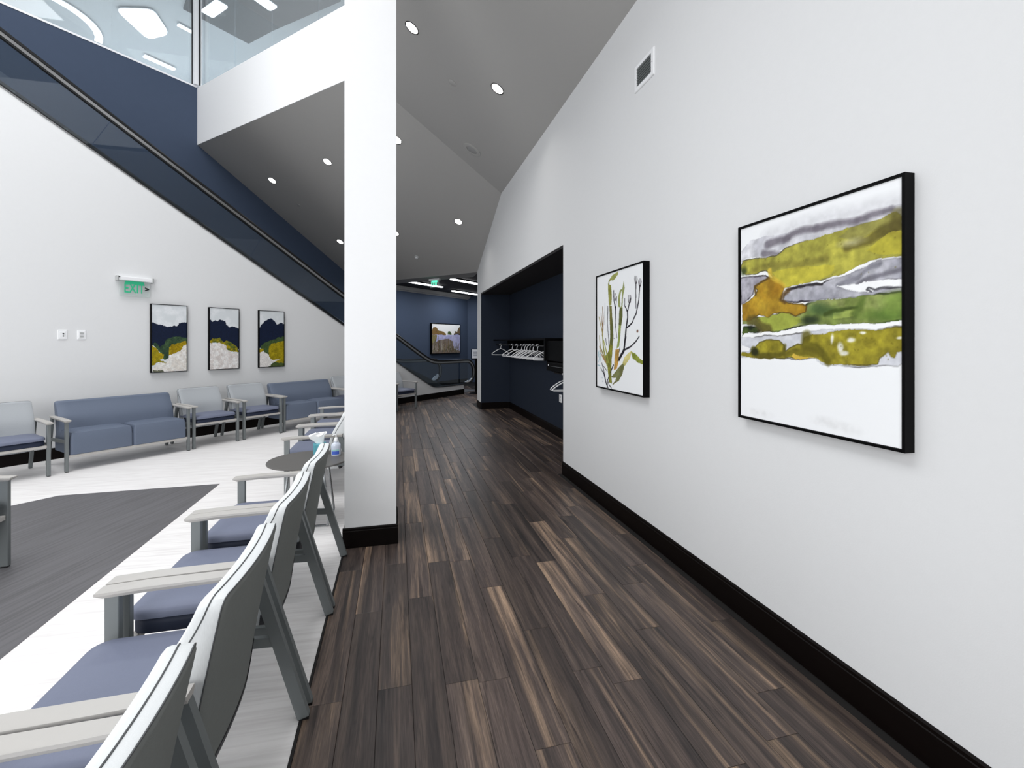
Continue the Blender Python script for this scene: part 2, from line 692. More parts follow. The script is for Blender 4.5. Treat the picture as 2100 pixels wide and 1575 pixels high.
cl, cr = creaseY(XE), creaseY(RW)
struct('ceiling', slab([(XE, -5), (RW, -5), (RW, cr), (XE, cl)], lambda x, y: zA(x)), M['grey'])
pB = []
f1 = P(S_F + .01, T_N)
f2 = Vector((XE, (S_F + .01) / Q - XE, 0))
e1 = Vector((RW, S_END / Q - RW, 0))
e2 = P(S_END, T_N)
polyB = [(f1.x, f1.y), (f2.x, f2.y), (XE, cl), (RW, cr), (e1.x, e1.y), (e2.x, e2.y)]
struct('ceiling', slab(polyB, zB), M['grey'])
zE = zB(e1.x, e1.y)
# flat soffit band, then the dark ceiling over the landing


def st_prism(poly, z0, z1):
    return prism(poly, lambda s, t: P(s, t, z0), lambda s, t: P(s, t, z1))


struct('trim_2', st_prism([(S_END, 6.62), (S_END + .62, 7.22), (S_END + .62, T_N), (S_END, T_N)], zE - 0.005, zE + 0.1), M['greylt'])
struct('ceiling_landing', st_prism([(S_END + .6, 4.8), (18, -1), (18, T_N), (S_END + .6, T_N)], zE + 0.09, zE + 0.17), M['blackceil'])
# navy wall, its cap and the cove trim
struct('wall_back', prism([(-5, 0), (14.9, 0), (14.9, 3.6), (S_END + 0.4, 3.6), (S_F + .1, 5.95), (S_F + .1, 7.13), (-5, 7.13)], lambda s, z: P(s, T_N, z), lambda s, z: P(s, T_N + .2, z)), M['navy'])
struct('wall_end', prism([(0, 0), (4.5, 0), (4.5, 3.6), (0, 3.6)], lambda a, z: P(14.9, T_N, z) + Vector((a, -0.25 * a, 0)), lambda a, z: P(14.9, T_N, z) + Vector((a, -0.25 * a + .15, 0))), M['navy'])
struct('trim_3', prism([(-5, 7.13), (S_F, 7.13), (S_F, 7.165), (-5, 7.165)], lambda s, z: P(s, T_N - .012, z), lambda s, z: P(s, T_N + .2, z)), M['whitecap'])
bm = bmesh.new()
prof = [(0.0, 3.31), (0.03, 3.31), (0.06, 3.34), (0.12, 3.35), (0.14, 3.40), (0.14, 3.46), (0, 3.46)]
add_prism(bm, prof, lambda a, z: P(S_END + 0.4, T_N - a, z), lambda a, z: P(14.9, T_N - a, z))
struct('trim_4', bm, M['greylt'])
struct('baseboard_back', prism([(S_END, 0), (14.9, 0), (14.9, BH), (S_END, BH)], lambda s, z: P(s, T_N - .014, z), lambda s, z: P(s, T_N, z)), M['black'])

# white cladding wall that carries the escalator (sloped top)


def clad(s):
    """top edge of the cladding"""
    zi = 1.88 - 0.548 * (s - 7.12)
    a = 0.085
    zl = 0.285
    # smooth max
    return zl + 0.5 * ((zi - zl) + math.sqrt((zi - zl) ** 2 + a * a))


ss = [-5 + i * 0.5 for i in range(28)] + [9.0 + 0.1 * i for i in range(25)] + [11.45]
top = [(s, clad(s)) for s in ss if s <= 11.45]
struct('wall_left', prism([(11.45, 0)] + [(-5, 0)] + top, lambda s, z: P(s, T_W, z), lambda s, z: P(s, T_W + .14, z)), M['white'])
struct('baseboard_left', prism([(-5, 0), (11.46, 0), (11.46, BH), (-5, BH)], lambda s, z: P(s, T_W - .015, z), lambda s, z: P(s, T_W, z)), M['black'])

# fascia of the upper floor, and the upstand over the column line
struct('wall_fascia', prism([(T_N, zB(f1.x, f1.y)), (T_N, 7.13), (5.62, 7.13), (5.62, zB(f2.x, f2.y))], lambda t, z: P(S_F, t, z), lambda t, z: P(S_F + .12, t, z)), M['whitebright'])
struct('wall_upstand', box(XE, XE + .12, -5, f2.y + .05, zA(XE) - 0.001, 7.13), M['white'])
# upper hall
struct('floor_upper', st_prism([(S_F + .13, T_N), (S_F + .13, 5.7), (9, 5.7), (9, 16.2), (-5, 16.2), (-5, T_N + .21), (S_F + .13, T_N + .21)], 6.95, 7.10), M['greylt'])
struct('wall_upper_back', st_prism([(-6, 17.6), (8.6, 17.6), (8.6, 17.8), (-6, 17.8)], 7.1, 10.4), M['upwall'])
struct('wall_upper_side', st_prism([(8.5, 3.5), (8.7, 3.5), (8.7, 17.7), (8.5, 17.7)], 7.1, 10.4), M['upwall'])
struct('ceiling_upper', st_prism([(-6, 10.2), (8.7, 3.4), (8.7, 17.8), (-6, 17.8)], 10.4, 10.5), M['upceil'])
dk = [(-5.45, 13.8), (-4.85, 14.35), (-4.22, 14.93), (-3.38, 14.14), (-1.4, 12.5), (-2.5, 11.0), (-4.6, 12.3)]
struct('ceiling_panel', prism(dk, lambda x, y: (x, y, 10.36), lambda x, y: (x, y, 10.41)), M['updark'])

# ------------------------------------------------------------------ painted canvases


def noise2(h, wd, sc, seed, octv=4):
    rng = np.random.RandomState(seed)
    out = np.zeros((h, wd))
    amp = 1.0
    tot = 0
    for o in range(octv):
        n = max(2, int(sc * 2 ** o))
        m = max(2, int(sc * 2 ** o * h / wd))
        g = rng.rand(m + 2, n + 2)
        y = np.linspace(0, m, h)
        x = np.linspace(0, n, wd)
        yi = y.astype(int)
        xi = x.astype(int)
        fy = (y - yi)[:, None]
        fx = (x - xi)[None, :]
        fy = fy * fy * (3 - 2 * fy)
        fx = fx * fx * (3 - 2 * fx)
        a = g[yi][:, xi]
        b = g[yi][:, xi + 1]
        c = g[yi + 1][:, xi]
        d = g[yi + 1][:, xi + 1]
        out += amp * ((a * (1 - fx) + b * fx) * (1 - fy) + (c * (1 - fx) + d * fx) * fy)
        tot += amp
        amp *= 0.5
    return out / tot


def homog(quad):
    """quad TL,TR,BR,BL in traced pixels -> unit square"""
    dst = [(0, 0), (1, 0), (1, 1), (0, 1)]
    A = []
    bb = []
    for (x, y), (u, v) in zip(quad, dst):
        A.append([x, y, 1, 0, 0, 0, -u * x, -u * y])
        bb.append(u)
        A.append([0, 0, 0, x, y, 1, -v * x, -v * y])
        bb.append(v)
    h = np.linalg.solve(np.array(A, float), np.array(bb, float))
    return np.append(h, 1).reshape(3, 3)


class Canvas:
    def __init__(s, w, h, nw, nh, base, quad, seed=1, warp=0.012):
        s.w, s.h, s.nw, s.nh = w, h, nw, nh
        s.img = np.ones((nh, nw, 3)) * np.array(base, float)
        u = np.linspace(0, 1, nw)
        v = np.linspace(0, 1, nh)
        s.U0, s.V0 = np.meshgrid(u, v)
        s.seed = seed
        s.wx = (noise2(nh, nw, 9, seed) - .5) * 2 * warp + (noise2(nh, nw, 30, seed + 5) - .5) * warp
        s.wy = (noise2(nh, nw, 9, seed + 1) - .5) * 2 * warp + (noise2(nh, nw, 30, seed + 6) - .5) * warp
        s.U = s.U0 + s.wx
        s.V = s.V0 + s.wy
        s.H = homog(quad)
        s.ns = [noise2(nh, nw, k, seed + 10 + i, 5) for i, k in enumerate((5, 12, 30))]
        s.asp = h / w

    def tr(s, pts):
        p = np.array([(x, y, 1.0) for x, y in pts]) @ s.H.T
        return p[:, :2] / p[:, 2:3]

    def mask(s, pts):
        uv = s.tr(pts)
        ins = np.zeros(s.U.shape, bool)
        n = len(uv)
        for i in range(n):
            x1, y1 = uv[i]
            x2, y2 = uv[(i + 1) % n]
            if y1 == y2:
                continue
            c = (y1 > s.V) != (y2 > s.V)
            xi = (x2 - x1) * (s.V - y1) / (y2 - y1) + x1
            ins ^= c & (s.U < xi)
        return ins.astype(float)

    def dist(s, uv, closed=False):
        d = np.full(s.U.shape, 9.0)
        tt = np.zeros(s.U.shape)
        n = len(uv)
        for i in range(n if closed else n - 1):
            a = uv[i]
            b = uv[(i + 1) % n]
            ab = (b - a) * np.array([1, s.asp])
            px = s.U - a[0]
            py = (s.V - a[1]) * s.asp
            t = np.clip((px * ab[0] + py * ab[1]) / max(1e-9, ab @ ab), 0, 1)
            dd = np.hypot(px - t * ab[0], py - t * ab[1])
            m = dd < d
            d[m] = dd[m]
            tt[m] = (i + t[m]) / max(1, (n - 1))
        return d, tt

    def put(s, m, col, var=0.12, k=1, col2=None):
        n = s.ns[k]
        c = np.ones(s.img.shape) * np.array(col, float)
        if col2 is not None:
            f = np.clip((n - .5) * 3.2 + .5, 0, 1)[..., None]
            c = c * (1 - f) + np.array(col2, float) * f
        c = c * (1 + (s.ns[2] - .5)[..., None] * 3 * var)
        m = m[..., None]
        s.img = s.img * (1 - m) + c * m

    def fill(s, pts, col, var=0.12, k=1, col2=None, alpha=1.0, line=None, lw=0.004):
        m = s.mask(pts) * alpha
        s.put(m, col, var, k, col2)
        if line is not None:
            d, _ = s.dist(s.tr(pts), True)
            e = np.clip(1 - (d - lw * (0.3 + 1.4 * s.ns[1])) / 0.003, 0, 1) * np.clip((s.ns[0] - .35) * 5, 0.15, 1)
            s.put(e, line, 0.05)

    def stroke(s, pts, col, w0, w1=None, alpha=1.0, soft=0.004, var=0.1):
        w1 = w0 if w1 is None else w1
        d, t = s.dist(s.tr(pts))
        ww = w0 + (w1 - w0) * t
        e = np.clip(1 - (d - ww) / soft, 0, 1) * alpha
        s.put(e, col, var)

    def blob(s, c, r, col, soft=0.6, alpha=1.0, var=0.1):
        p = s.tr([c])[0]
        d = np.hypot((s.U - p[0]) / r[0], (s.V - p[1]) / r[1])
        e = np.clip((1 - d) / soft, 0, 1) * alpha
        s.put(e, col, var)

    def build(s, name, parent, y=0.0):
        im = np.clip(s.img / 255.0, 0, 1)
        im = np.where(im <= 0.04045, im / 12.92, ((im + 0.055) / 1.055) ** 2.4)
        nw, nh = s.nw, s.nh
        X = (s.U0 - .5) * s.w
        Z = (.5 - s.V0) * s.h
        co = np.stack([X, np.full_like(X, y), Z], -1).reshape(-1, 3)
        ii = np.arange(nw * nh).reshape(nh, nw)
        f = np.stack([ii[1:, :-1], ii[1:, 1:], ii[:-1, 1:], ii[:-1, :-1]], -1).reshape(-1, 4)
        me = bpy.data.meshes.new(name)
        me.vertices.add(len(co))
        me.vertices.foreach_set('co', co.ravel())
        me.loops.add(f.size)
        me.loops.foreach_set('vertex_index', f.ravel().astype(np.int32))
        me.polygons.add(len(f))
        me.polygons.foreach_set('loop_start', np.arange(0, f.size, 4, dtype=np.int32))
        me.update(calc_edges=True)
        ca = me.color_attributes.new('paint', 'FLOAT_COLOR', 'POINT')
        ca.data.foreach_set('color', np.concatenate([im.reshape(-1, 3), np.ones((nw * nh, 1))], 1).astype(np.float32).ravel())
        me.materials.append(PAINT)
        o = bpy.data.objects.new(name, me)
        COL.objects.link(o)
        o.parent = parent
        return o


PAINT = attr_mat('painted_canvas')


def picture(name, label, cat, loc, rotz, w, h, d, group, ft=0.012):
    """frame facing local -y, centred, back on local y=0"""
    t = thing(name, label, cat, loc, rotz, group)
    bm = bmesh.new()
    W, Hh = w / 2, h / 2
    outer = [(-W, -Hh), (W, -Hh), (W, Hh), (-W, Hh)]
    inner = [(-W + ft, -Hh + ft), (W - ft, -Hh + ft), (W - ft, Hh - ft), (-W + ft, Hh - ft)]
    rows = [[bm.verts.new((x, y, z)) for x, z in pp] for pp, y in ((outer, 0), (outer, -d), (inner, -d), (inner, -d + 0.012), (inner, 0))]
    for a, b in zip(rows, rows[1:] + rows[:1]):
        for k in range(4):
            bm.faces.new([a[k], a[(k + 1) % 4], b[(k + 1) % 4], b[k]])
    mk('frame', bm, M['frame'], t)
    mk('canvas_panel', box(-W + ft + .001, W - ft - .001, -d + .008, -0.002, -Hh + ft + .001, Hh - ft - .001), M['plastic'], t)
    return t


def S(ox, oy, sc, pts):
    return [(ox + x / sc, oy + y / sc) for x, y in pts]


# ---- large abstract, right wall
pic = picture('framed_painting', 'large square-framed abstract painting of olive, amber and grey bands on white, nearest on right wall', 'painting',
              (RW, 1.80, 1.715), -PI / 2, 0.896, 1.092, 0.05, 'black framed art on the right wall')
a_ = lambda p: S(1500, 340, 5.2513, p)
b_ = lambda p: S(1500, 600, 4.633, p)
cv = Canvas(0.868, 1.064, 300, 368, (246, 248, 250), [(1517, 470), (1852, 358), (1848, 921), (1516, 851)], 3, 0.008)
GR, DK = (196, 196, 204), (58, 52, 60)
cv.fill(a_([(90, 920), (200, 800), (380, 760), (560, 720), (720, 690), (900, 640), (1130, 590), (1400, 540), (1700, 420), (1845, 380), (1845, 540), (1780, 480), (1600, 560), (1300, 650), (1050, 710), (700, 840), (450, 910), (350, 970), (130, 1010), (90, 1050)]), (222, 222, 228), 0.1, 1, (186, 186, 194), 0.85)
for p, w0, w1 in (([(380, 800), (600, 720), (900, 620), (1350, 520), (1780, 420)], .03, .03), ([(560, 790), (640, 730), (720, 695), (900, 655)], .006, .010), ([(900, 655), (1130, 605), (1350, 575)], .010, .006), ([(1350, 575), (1580, 500), (1720, 455)], .009, .004), ([(370, 850), (480, 800), (600, 770)], .012, .008), ([(330, 940), (500, 930)], .012, .004)):
    cv.stroke(a_(p), (104, 98, 108) if w0 < .03 else (200, 200, 206), w0, w1, 0.75 if w0 < .03 else .45, 0.02 if w0 < .03 else .06)
cv.fill(a_([(95, 1090), (110, 1030), (330, 985), (480, 950), (560, 880), (700, 830), (1000, 735), (1300, 640), (1560, 580), (1780, 475), (1845, 540), (1845, 965), (1700, 985), (1480, 1020), (1350, 1080), (1130, 1180), (1000, 1215), (800, 1260), (640, 1290), (560, 1310), (480, 1260), (400, 1150), (350, 1120), (250, 1160), (150, 1170), (100, 1130)]), (178, 173, 74), 0.14, 1, (156, 152, 66), 1, (96, 92, 66), .002)
cv.fill(a_([(420, 1140), (700, 1080), (1000, 1060), (1100, 1060), (1060, 1160), (900, 1230), (640, 1290), (540, 1290)]), (196, 186, 66), .1, alpha=.8)
cv.fill(a_([(1300, 640), (1560, 580), (1780, 475), (1845, 540), (1845, 700), (1640, 640), (1350, 780), (1150, 760)]), (138, 134, 78), .12, alpha=.65)
for p, w0, w1, al in (([(1230, 870), (1400, 810), (1500, 780), (1620, 700), (1780, 640)], .010, .02, .8), ([(1790, 500), (1838, 680)], .02, .03, .6), ([(220, 1130), (400, 1060), (700, 1060), (1000, 990)], .008, .012, .35)):
    cv.stroke(a_(p), (92, 84, 38), w0, w1, al, .02)
cv.fill(a_([(1700, 700), (1845, 690), (1845, 940), (1600, 960), (1450, 900)]), (196, 186, 62), .1, alpha=.7)
cv.blob(a_([(1290, 810)])[0], (.10, .025), (196, 192, 150), 1, .8)
cv.blob(a_([(120, 1130)])[0], (.035, .03), (64, 74, 40), .7, .9)
cv.fill(a_([(90, 1195), (200, 1190), (350, 1180), (395, 1210), (330, 1240), (240, 1300), (220, 1380), (180, 1430), (90, 1500)]), (176, 174, 184), .15, 1, (140, 136, 148), 1, DK, .003)
cv.fill(a_([(540, 1465), (560, 1370), (680, 1310), (800, 1290), (930, 1280), (1000, 1240), (1130, 1200), (1300, 1130), (1440, 1080), (1560, 1020), (1845, 975), (1845, 1190), (1700, 1210), (1400, 1250), (1200, 1270), (1110, 1300), (1250, 1330), (1370, 1360), (1500, 1350), (1640, 1310), (1845, 1290), (1845, 1340), (1640, 1375), (1350, 1410), (1000, 1440), (700, 1465)]), (188, 188, 196), .12, 1, (158, 158, 168), 1, (60, 56, 62), .003)
cv.stroke(a_([(1130, 1290), (1350, 1190), (1480, 1090), (1600, 1050)]), (120, 120, 130), .008, .004, .7, .012)
cv.stroke(a_([(1350, 1260), (1520, 1190), (1640, 1160), (1838, 1090)]), (110, 108, 118), .006, .004, .8, .012)
cv.stroke(a_([(590, 1330), (700, 1300), (830, 1280), (960, 1270)]), (50, 46, 50), .005, .004, 1, .006)
cv.fill(a_([(1110, 1300), (1400, 1250), (1845, 1195), (1845, 1285), (1640, 1305), (1480, 1360), (1300, 1330)]), (250, 251, 252), .02)
cv.fill(a_([(1130, 1195), (1300, 1130), (1440, 1050), (1360, 1070), (1250, 1120)]), (250, 251, 252), .02)
cv.stroke(a_([(1500, 1350), (1450, 1335), (1470, 1310), (1540, 1330), (1640, 1300), (1838, 1290)]), (90, 90, 96), .0025, .002, 1, .004)
cv.fill(b_([(700, 110), (800, 75), (1000, 60), (1250, 25), (1500, 0), (1630, -12), (1630, 250), (1450, 275), (1250, 290), (1000, 305), (720, 310), (560, 340), (450, 365), (290, 375), (260, 340), (200, 300), (90, 300), (90, 250), (350, 230), (480, 190), (650, 200)]), (122, 138, 70), .18, 1, (154, 162, 100), 1, (44, 52, 30), .003)
cv.fill(b_([(200, 250), (350, 225), (480, 190), (560, 190), (570, 230), (640, 230), (660, 280), (560, 330), (300, 372), (260, 300)]), (164, 174, 74), .1)
cv.fill(b_([(960, 200), (1170, 135), (1170, 180), (1150, 230), (960, 250)]), (166, 182, 92), .08, alpha=.8)
for c, r, col in (((740, 268), (.085, .030), (34, 46, 30)), ((900, 180), (.10, .03), (70, 92, 48)), ((1500, 205), (.16, .04), (84, 114, 44)), ((1560, 90), (.10, .06), (122, 148, 66)), ((800, 150), (.09, .04), (74, 100, 56))):
    cv.blob(b_([c])[0], r, col, .7, .85)
cv.stroke(b_([(880, 210), (1000, 165), (1180, 130)]), (66, 82, 32), .006, .003, .9, .01)
cv.stroke(b_([(1170, 200), (1240, 60)]), (86, 108, 44), .014, .004, .7, .02)
amb = b_([(90, 110), (160, 80), (200, 40), (240, -20)]) + a_([(240, 1300), (330, 1240), (390, 1200), (470, 1220), (560, 1290), (530, 1380), (520, 1450), (600, 1480), (760, 1490)]) + b_([(700, 130), (690, 185), (600, 220), (540, 195), (480, 190), (400, 195), (340, 235), (250, 210), (150, 275), (90, 265)])
cv.fill(amb, (188, 152, 46), .14, 1, (160, 122, 34), 1, (96, 74, 26), .002)
cv.blob(a_([(470, 1330)])[0], (.05, .06), (150, 104, 24), 1, .7)
cv.blob(b_([(300, 130)])[0], (.06, .04), (188, 156, 52), 1, .7)
cv.blob(b_([(620, 150)])[0], (.06, .03), (190, 152, 44), 1, .6)
cv.stroke(a_([(395, 1120), (410, 1190), (480, 1230), (560, 1290)]), (214, 184, 66), .010, .004, .8, .012)
cv.stroke(a_([(250, 1380), (240, 1300), (330, 1240), (390, 1210)]), (96, 74, 34), .004, .003, .9, .008)
cv.stroke(a_([(600, 1330), (540, 1390), (520, 1450), (560, 1475)]), (86, 62, 30), .008, .004, .8, .014)
cv.fill(b_([(85, 380), (100, 320), (150, 310), (240, 330), (270, 360), (220, 370), (140, 372), (120, 410), (90, 425)]), (84, 104, 44), .15, 1, (30, 38, 24), 1, (20, 24, 18), .004)
cv.stroke(b_([(160, 265), (210, 260), (260, 320), (340, 350)]), (86, 76, 34), .018, .02, .75, .02)
cv.fill(b_([(85, 430), (110, 385), (290, 378), (400, 372), (560, 345), (720, 315), (1000, 308), (1250, 292), (1450, 280), (1630, 255), (1630, 300), (1400, 330), (1100, 345), (900, 350), (700, 382), (480, 404), (250, 412)]), (250, 251, 252), .015)
cv.fill(b_([(80, 430), (250, 412), (480, 404), (700, 382), (900, 352), (1100, 345), (1300, 350), (1630, 305), (1630, 662), (1570, 702), (1400, 692), (1200, 706), (1000, 692), (850, 690), (800, 655), (790, 630), (80, 620)]), (218, 220, 226), .06, 1, (204, 206, 214), 1, (120, 120, 122), .002)
cv.fill(b_([(80, 500), (160, 530), (150, 560), (80, 560)]), (246, 246, 248), .02)
cv.fill(b_([(80, 565), (150, 580), (200, 530), (250, 470), (330, 450), (440, 450), (480, 490), (500, 550), (560, 510), (620, 480), (665, 490), (680, 430), (760, 400), (880, 400), (920, 375), (1100, 350), (1300, 352), (1500, 332), (1630, 312), (1630, 560), (1570, 570), (1550, 622), (1510, 615), (1480, 570), (1400, 622), (1380, 672), (1280, 686), (1100, 682), (920, 682), (830, 655), (800, 628), (560, 612), (330, 628), (170, 625), (80, 600)]), (164, 154, 48), .18, 1, (140, 130, 38), 1, (100, 92, 40), .002)
cv.stroke(b_([(700, 420), (690, 500), (780, 520), (860, 590), (905, 650)]), (92, 86, 22), .02, .012, .8, .02)
cv.stroke(b_([(190, 540), (230, 600), (380, 605), (480, 570), (490, 500)]), (84, 78, 22), .014, .005, .8, .014)
cv.stroke(b_([(500, 590), (600, 550), (700, 560), (800, 600)]), (100, 92, 26), .010, .012, .7, .014)
cv.blob(b_([(205, 565)])[0], (.045, .03), (36, 40, 18), .6, .9)
cv.fill(b_([(560, 600), (575, 570), (640, 590), (700, 610), (790, 622), (600, 626)]), (206, 176, 70), .08)
for c, r in (((1130, 450), (.028, .016)), ((1240, 380), (.02, .007)), ((1065, 580), (.03, .014)), ((1030, 525), (.022, .03)), ((1590, 430), (.02, .007)), ((950, 440), (.012, .03))):
    cv.blob(b_([c])[0], r, (238, 238, 232), .6, .9)
rng = np.random.RandomState(4)
for i in range(40):
    cc = a_([(rng.uniform(250, 1800), rng.uniform(760, 1200))])[0] if i % 2 else b_([(rng.uniform(700, 1600), rng.uniform(380, 640))])[0]
    cv.blob(cc, (.005, .005), (96, 88, 24), .8, .5)
for c in ((250, 1150), (900, 1230), (1040, 1280)):
    cv.blob(b_([c])[0], (.14, .03), (228, 229, 230), 1, .5)
cv.build('canvas', pic, -0.043)

# ---- botanical, right wall
pic = picture('framed_painting', 'framed botanical painting of olive leaves and thin black twigs on white, beside the coat alcove', 'painting',
              (RW, 3.735, 1.705), -PI / 2, 0.90, 1.092, 0.055, 'black framed art on the right wall')
c_ = lambda p: p
cv = Canvas(0.872, 1.064, 240, 292, (246, 248, 250), [(118, 240), (592, 82), (597, 1440), (118, 1345)], 11, 0.006)
OL, OD = (150, 150, 76), (98, 102, 54)
cv.fill([(245, 265), (270, 215), (330, 175), (332, 205), (290, 262)], (164, 168, 96), .1)
cv.stroke([(234, 330), (238, 280), (252, 250)], OL, .008, .006)
cv.fill([(228, 300), (258, 310), (268, 420), (264, 520), (240, 520), (230, 400)], (140, 142, 62), .12, 1, (156, 156, 86))
cv.fill([(244, 520), (270, 530), (272, 620), (282, 720), (285, 860), (276, 930), (246, 930), (252, 850), (248, 640)], OD, .12, 1, (124, 120, 62))
cv.fill([(244, 930), (280, 925), (268, 1080), (264, 1180), (272, 1320), (242, 1310), (225, 1150), (205, 1040), (236, 990)], (146, 148, 54), .14, 1, (112, 112, 48))
cv.fill([(390, 270), (400, 340), (384, 420), (378, 530), (360, 545), (332, 530), (334, 430), (350, 370), (375, 345)], (156, 164, 106), .1)
cv.fill([(366, 370), (372, 400), (366, 520), (356, 540), (354, 440)], (246, 248, 250), .02)
cv.fill([(348, 540), (378, 540), (380, 620), (368, 720), (352, 735), (340, 720), (344, 600)], OD, .12)
cv.fill([(340, 715), (366, 720), (356, 850), (346, 940), (318, 965), (334, 850)], (152, 164, 90), .1)
cv.fill([(308, 970), (346, 965), (342, 1080), (322, 1170), (290, 1180), (296, 1080)], (204, 154, 72), .12, 1, (178, 142, 70))
cv.fill([(290, 1280), (268, 1250), (300, 1205), (380, 1115), (404, 1120), (378, 1220), (340, 1290), (290, 1325)], (130, 134, 88), .12, 1, (108, 108, 66))
cv.fill([(380, 1115), (400, 1050), (440, 1000), (474, 985), (456, 1060), (404, 1135)], (214, 204, 138), .08, 1, (170, 160, 90))
cv.fill([(464, 990), (510, 1010), (560, 1065), (597, 1085), (597, 1125), (540, 1104), (484, 1060)], (152, 160, 64), .1, 1, (128, 138, 54))
cv.stroke([(280, 1330), (345, 1270)], (120, 116, 70), .004, .002)
cv.fill([(285, 1262), (310, 1262), (304, 1300), (280, 1310)], (250, 250, 250), .02)
BR = (150, 116, 76)
for p, w0, w1, col in (([(174, 540), (180, 650), (172, 820)], .006, .014, BR), ([(135, 640), (158, 740), (174, 815)], .004, .010, (170, 156, 96)), ([(140, 830), (152, 950), (205, 1090)], .004, .012, (150, 140, 76)), ([(174, 830), (186, 980), (222, 1130)], .010, .014, OL), ([(158, 600), (172, 740)], .003, .006, BR), ([(200, 500), (190, 720)], .002, .002, (190, 190, 196)), ([(185, 880), (215, 1000), (232, 1100)], .006, .012, (164, 168, 80)), ([(140, 940), (160, 1020), (206, 1100)], .003, .010, (170, 132, 90))):
    cv.stroke(p, col, w0, w1)
K = (34, 31, 38)
for p, w0, w1 in (([(345, 1075), (395, 978), (408, 860), (418, 750), (432, 640), (430, 575)], .017, .007), ([(425, 745), (480, 690), (520, 595), (545, 470), (556, 310)], .006, .007), ([(430, 580), (402, 520), (400, 450)], .007, .004), ([(430, 580), (446, 500), (462, 440)], .008, .005), ([(516, 550), (515, 400), (515, 290)], .004, .006), ([(398, 972), (460, 942), (520, 885), (552, 830)], .008, .005), ([(322, 850), (306, 700), (308, 570)], .003, .007), ([(308, 570), (290, 470), (288, 370)], .007, .006), ([(308, 560), (320, 430)], .006, .003), ([(242, 960), (226, 700), (230, 530)], .004, .005), ([(256, 1205), (285, 1130)], .006, .008), ([(215, 930), (206, 860)], .004, .005), ([(230, 1365), (208, 1310), (186, 1220), (155, 1160)], .010, .004), ([(205, 1290), (184, 1180), (168, 1110)], .007, .004), ([(225, 1340), (232, 1270), (240, 1250)], .005, .004), ([(265, 1365), (240, 1330), (225, 1280)], .005, .004), ([(180, 1140), (222, 1195)], .003, .002), ([(346, 1000), (352, 960)], .003, .004)):
    cv.stroke(p, K, w0, w1, 1, .003, .03)
for c, r in (((515, 250), (.025, .035)), ((557, 275), (.022, .03)), ((450, 445), (.024, .03)), ((300, 430), (.028, .04))):
    for dx in (-14, 0, 14):
        cv.stroke([(c[0] + dx * .5, c[1] + 40), (c[0] + dx, c[1]), (c[0] + dx * .7, c[1] - 30)], (60, 50, 56), .004, .002)
cv.blob((532, 778), (.02, .014), (116, 76, 60), .5)
cv.blob((416, 845), (.012, .014), K, .5)
cv.blob((292, 856), (.008, .006), K, .5)
cv.blob((330, 1086), (.006, .005), K, .5)
for p in ([(128, 1000), (140, 1060), (132, 1100)], [(140, 1020), (152, 1010), (150, 1090)], [(124, 1130), (150, 1140)], [(135, 985), (128, 1050)]):
    cv.stroke(p, (150, 184, 196), .004, .004, .8)
for c in ((170, 1260), (176, 1300)):
    cv.blob(c, (.02, .01), (176, 188, 200), .8, .7)
cv.build('canvas', pic, -0.048)

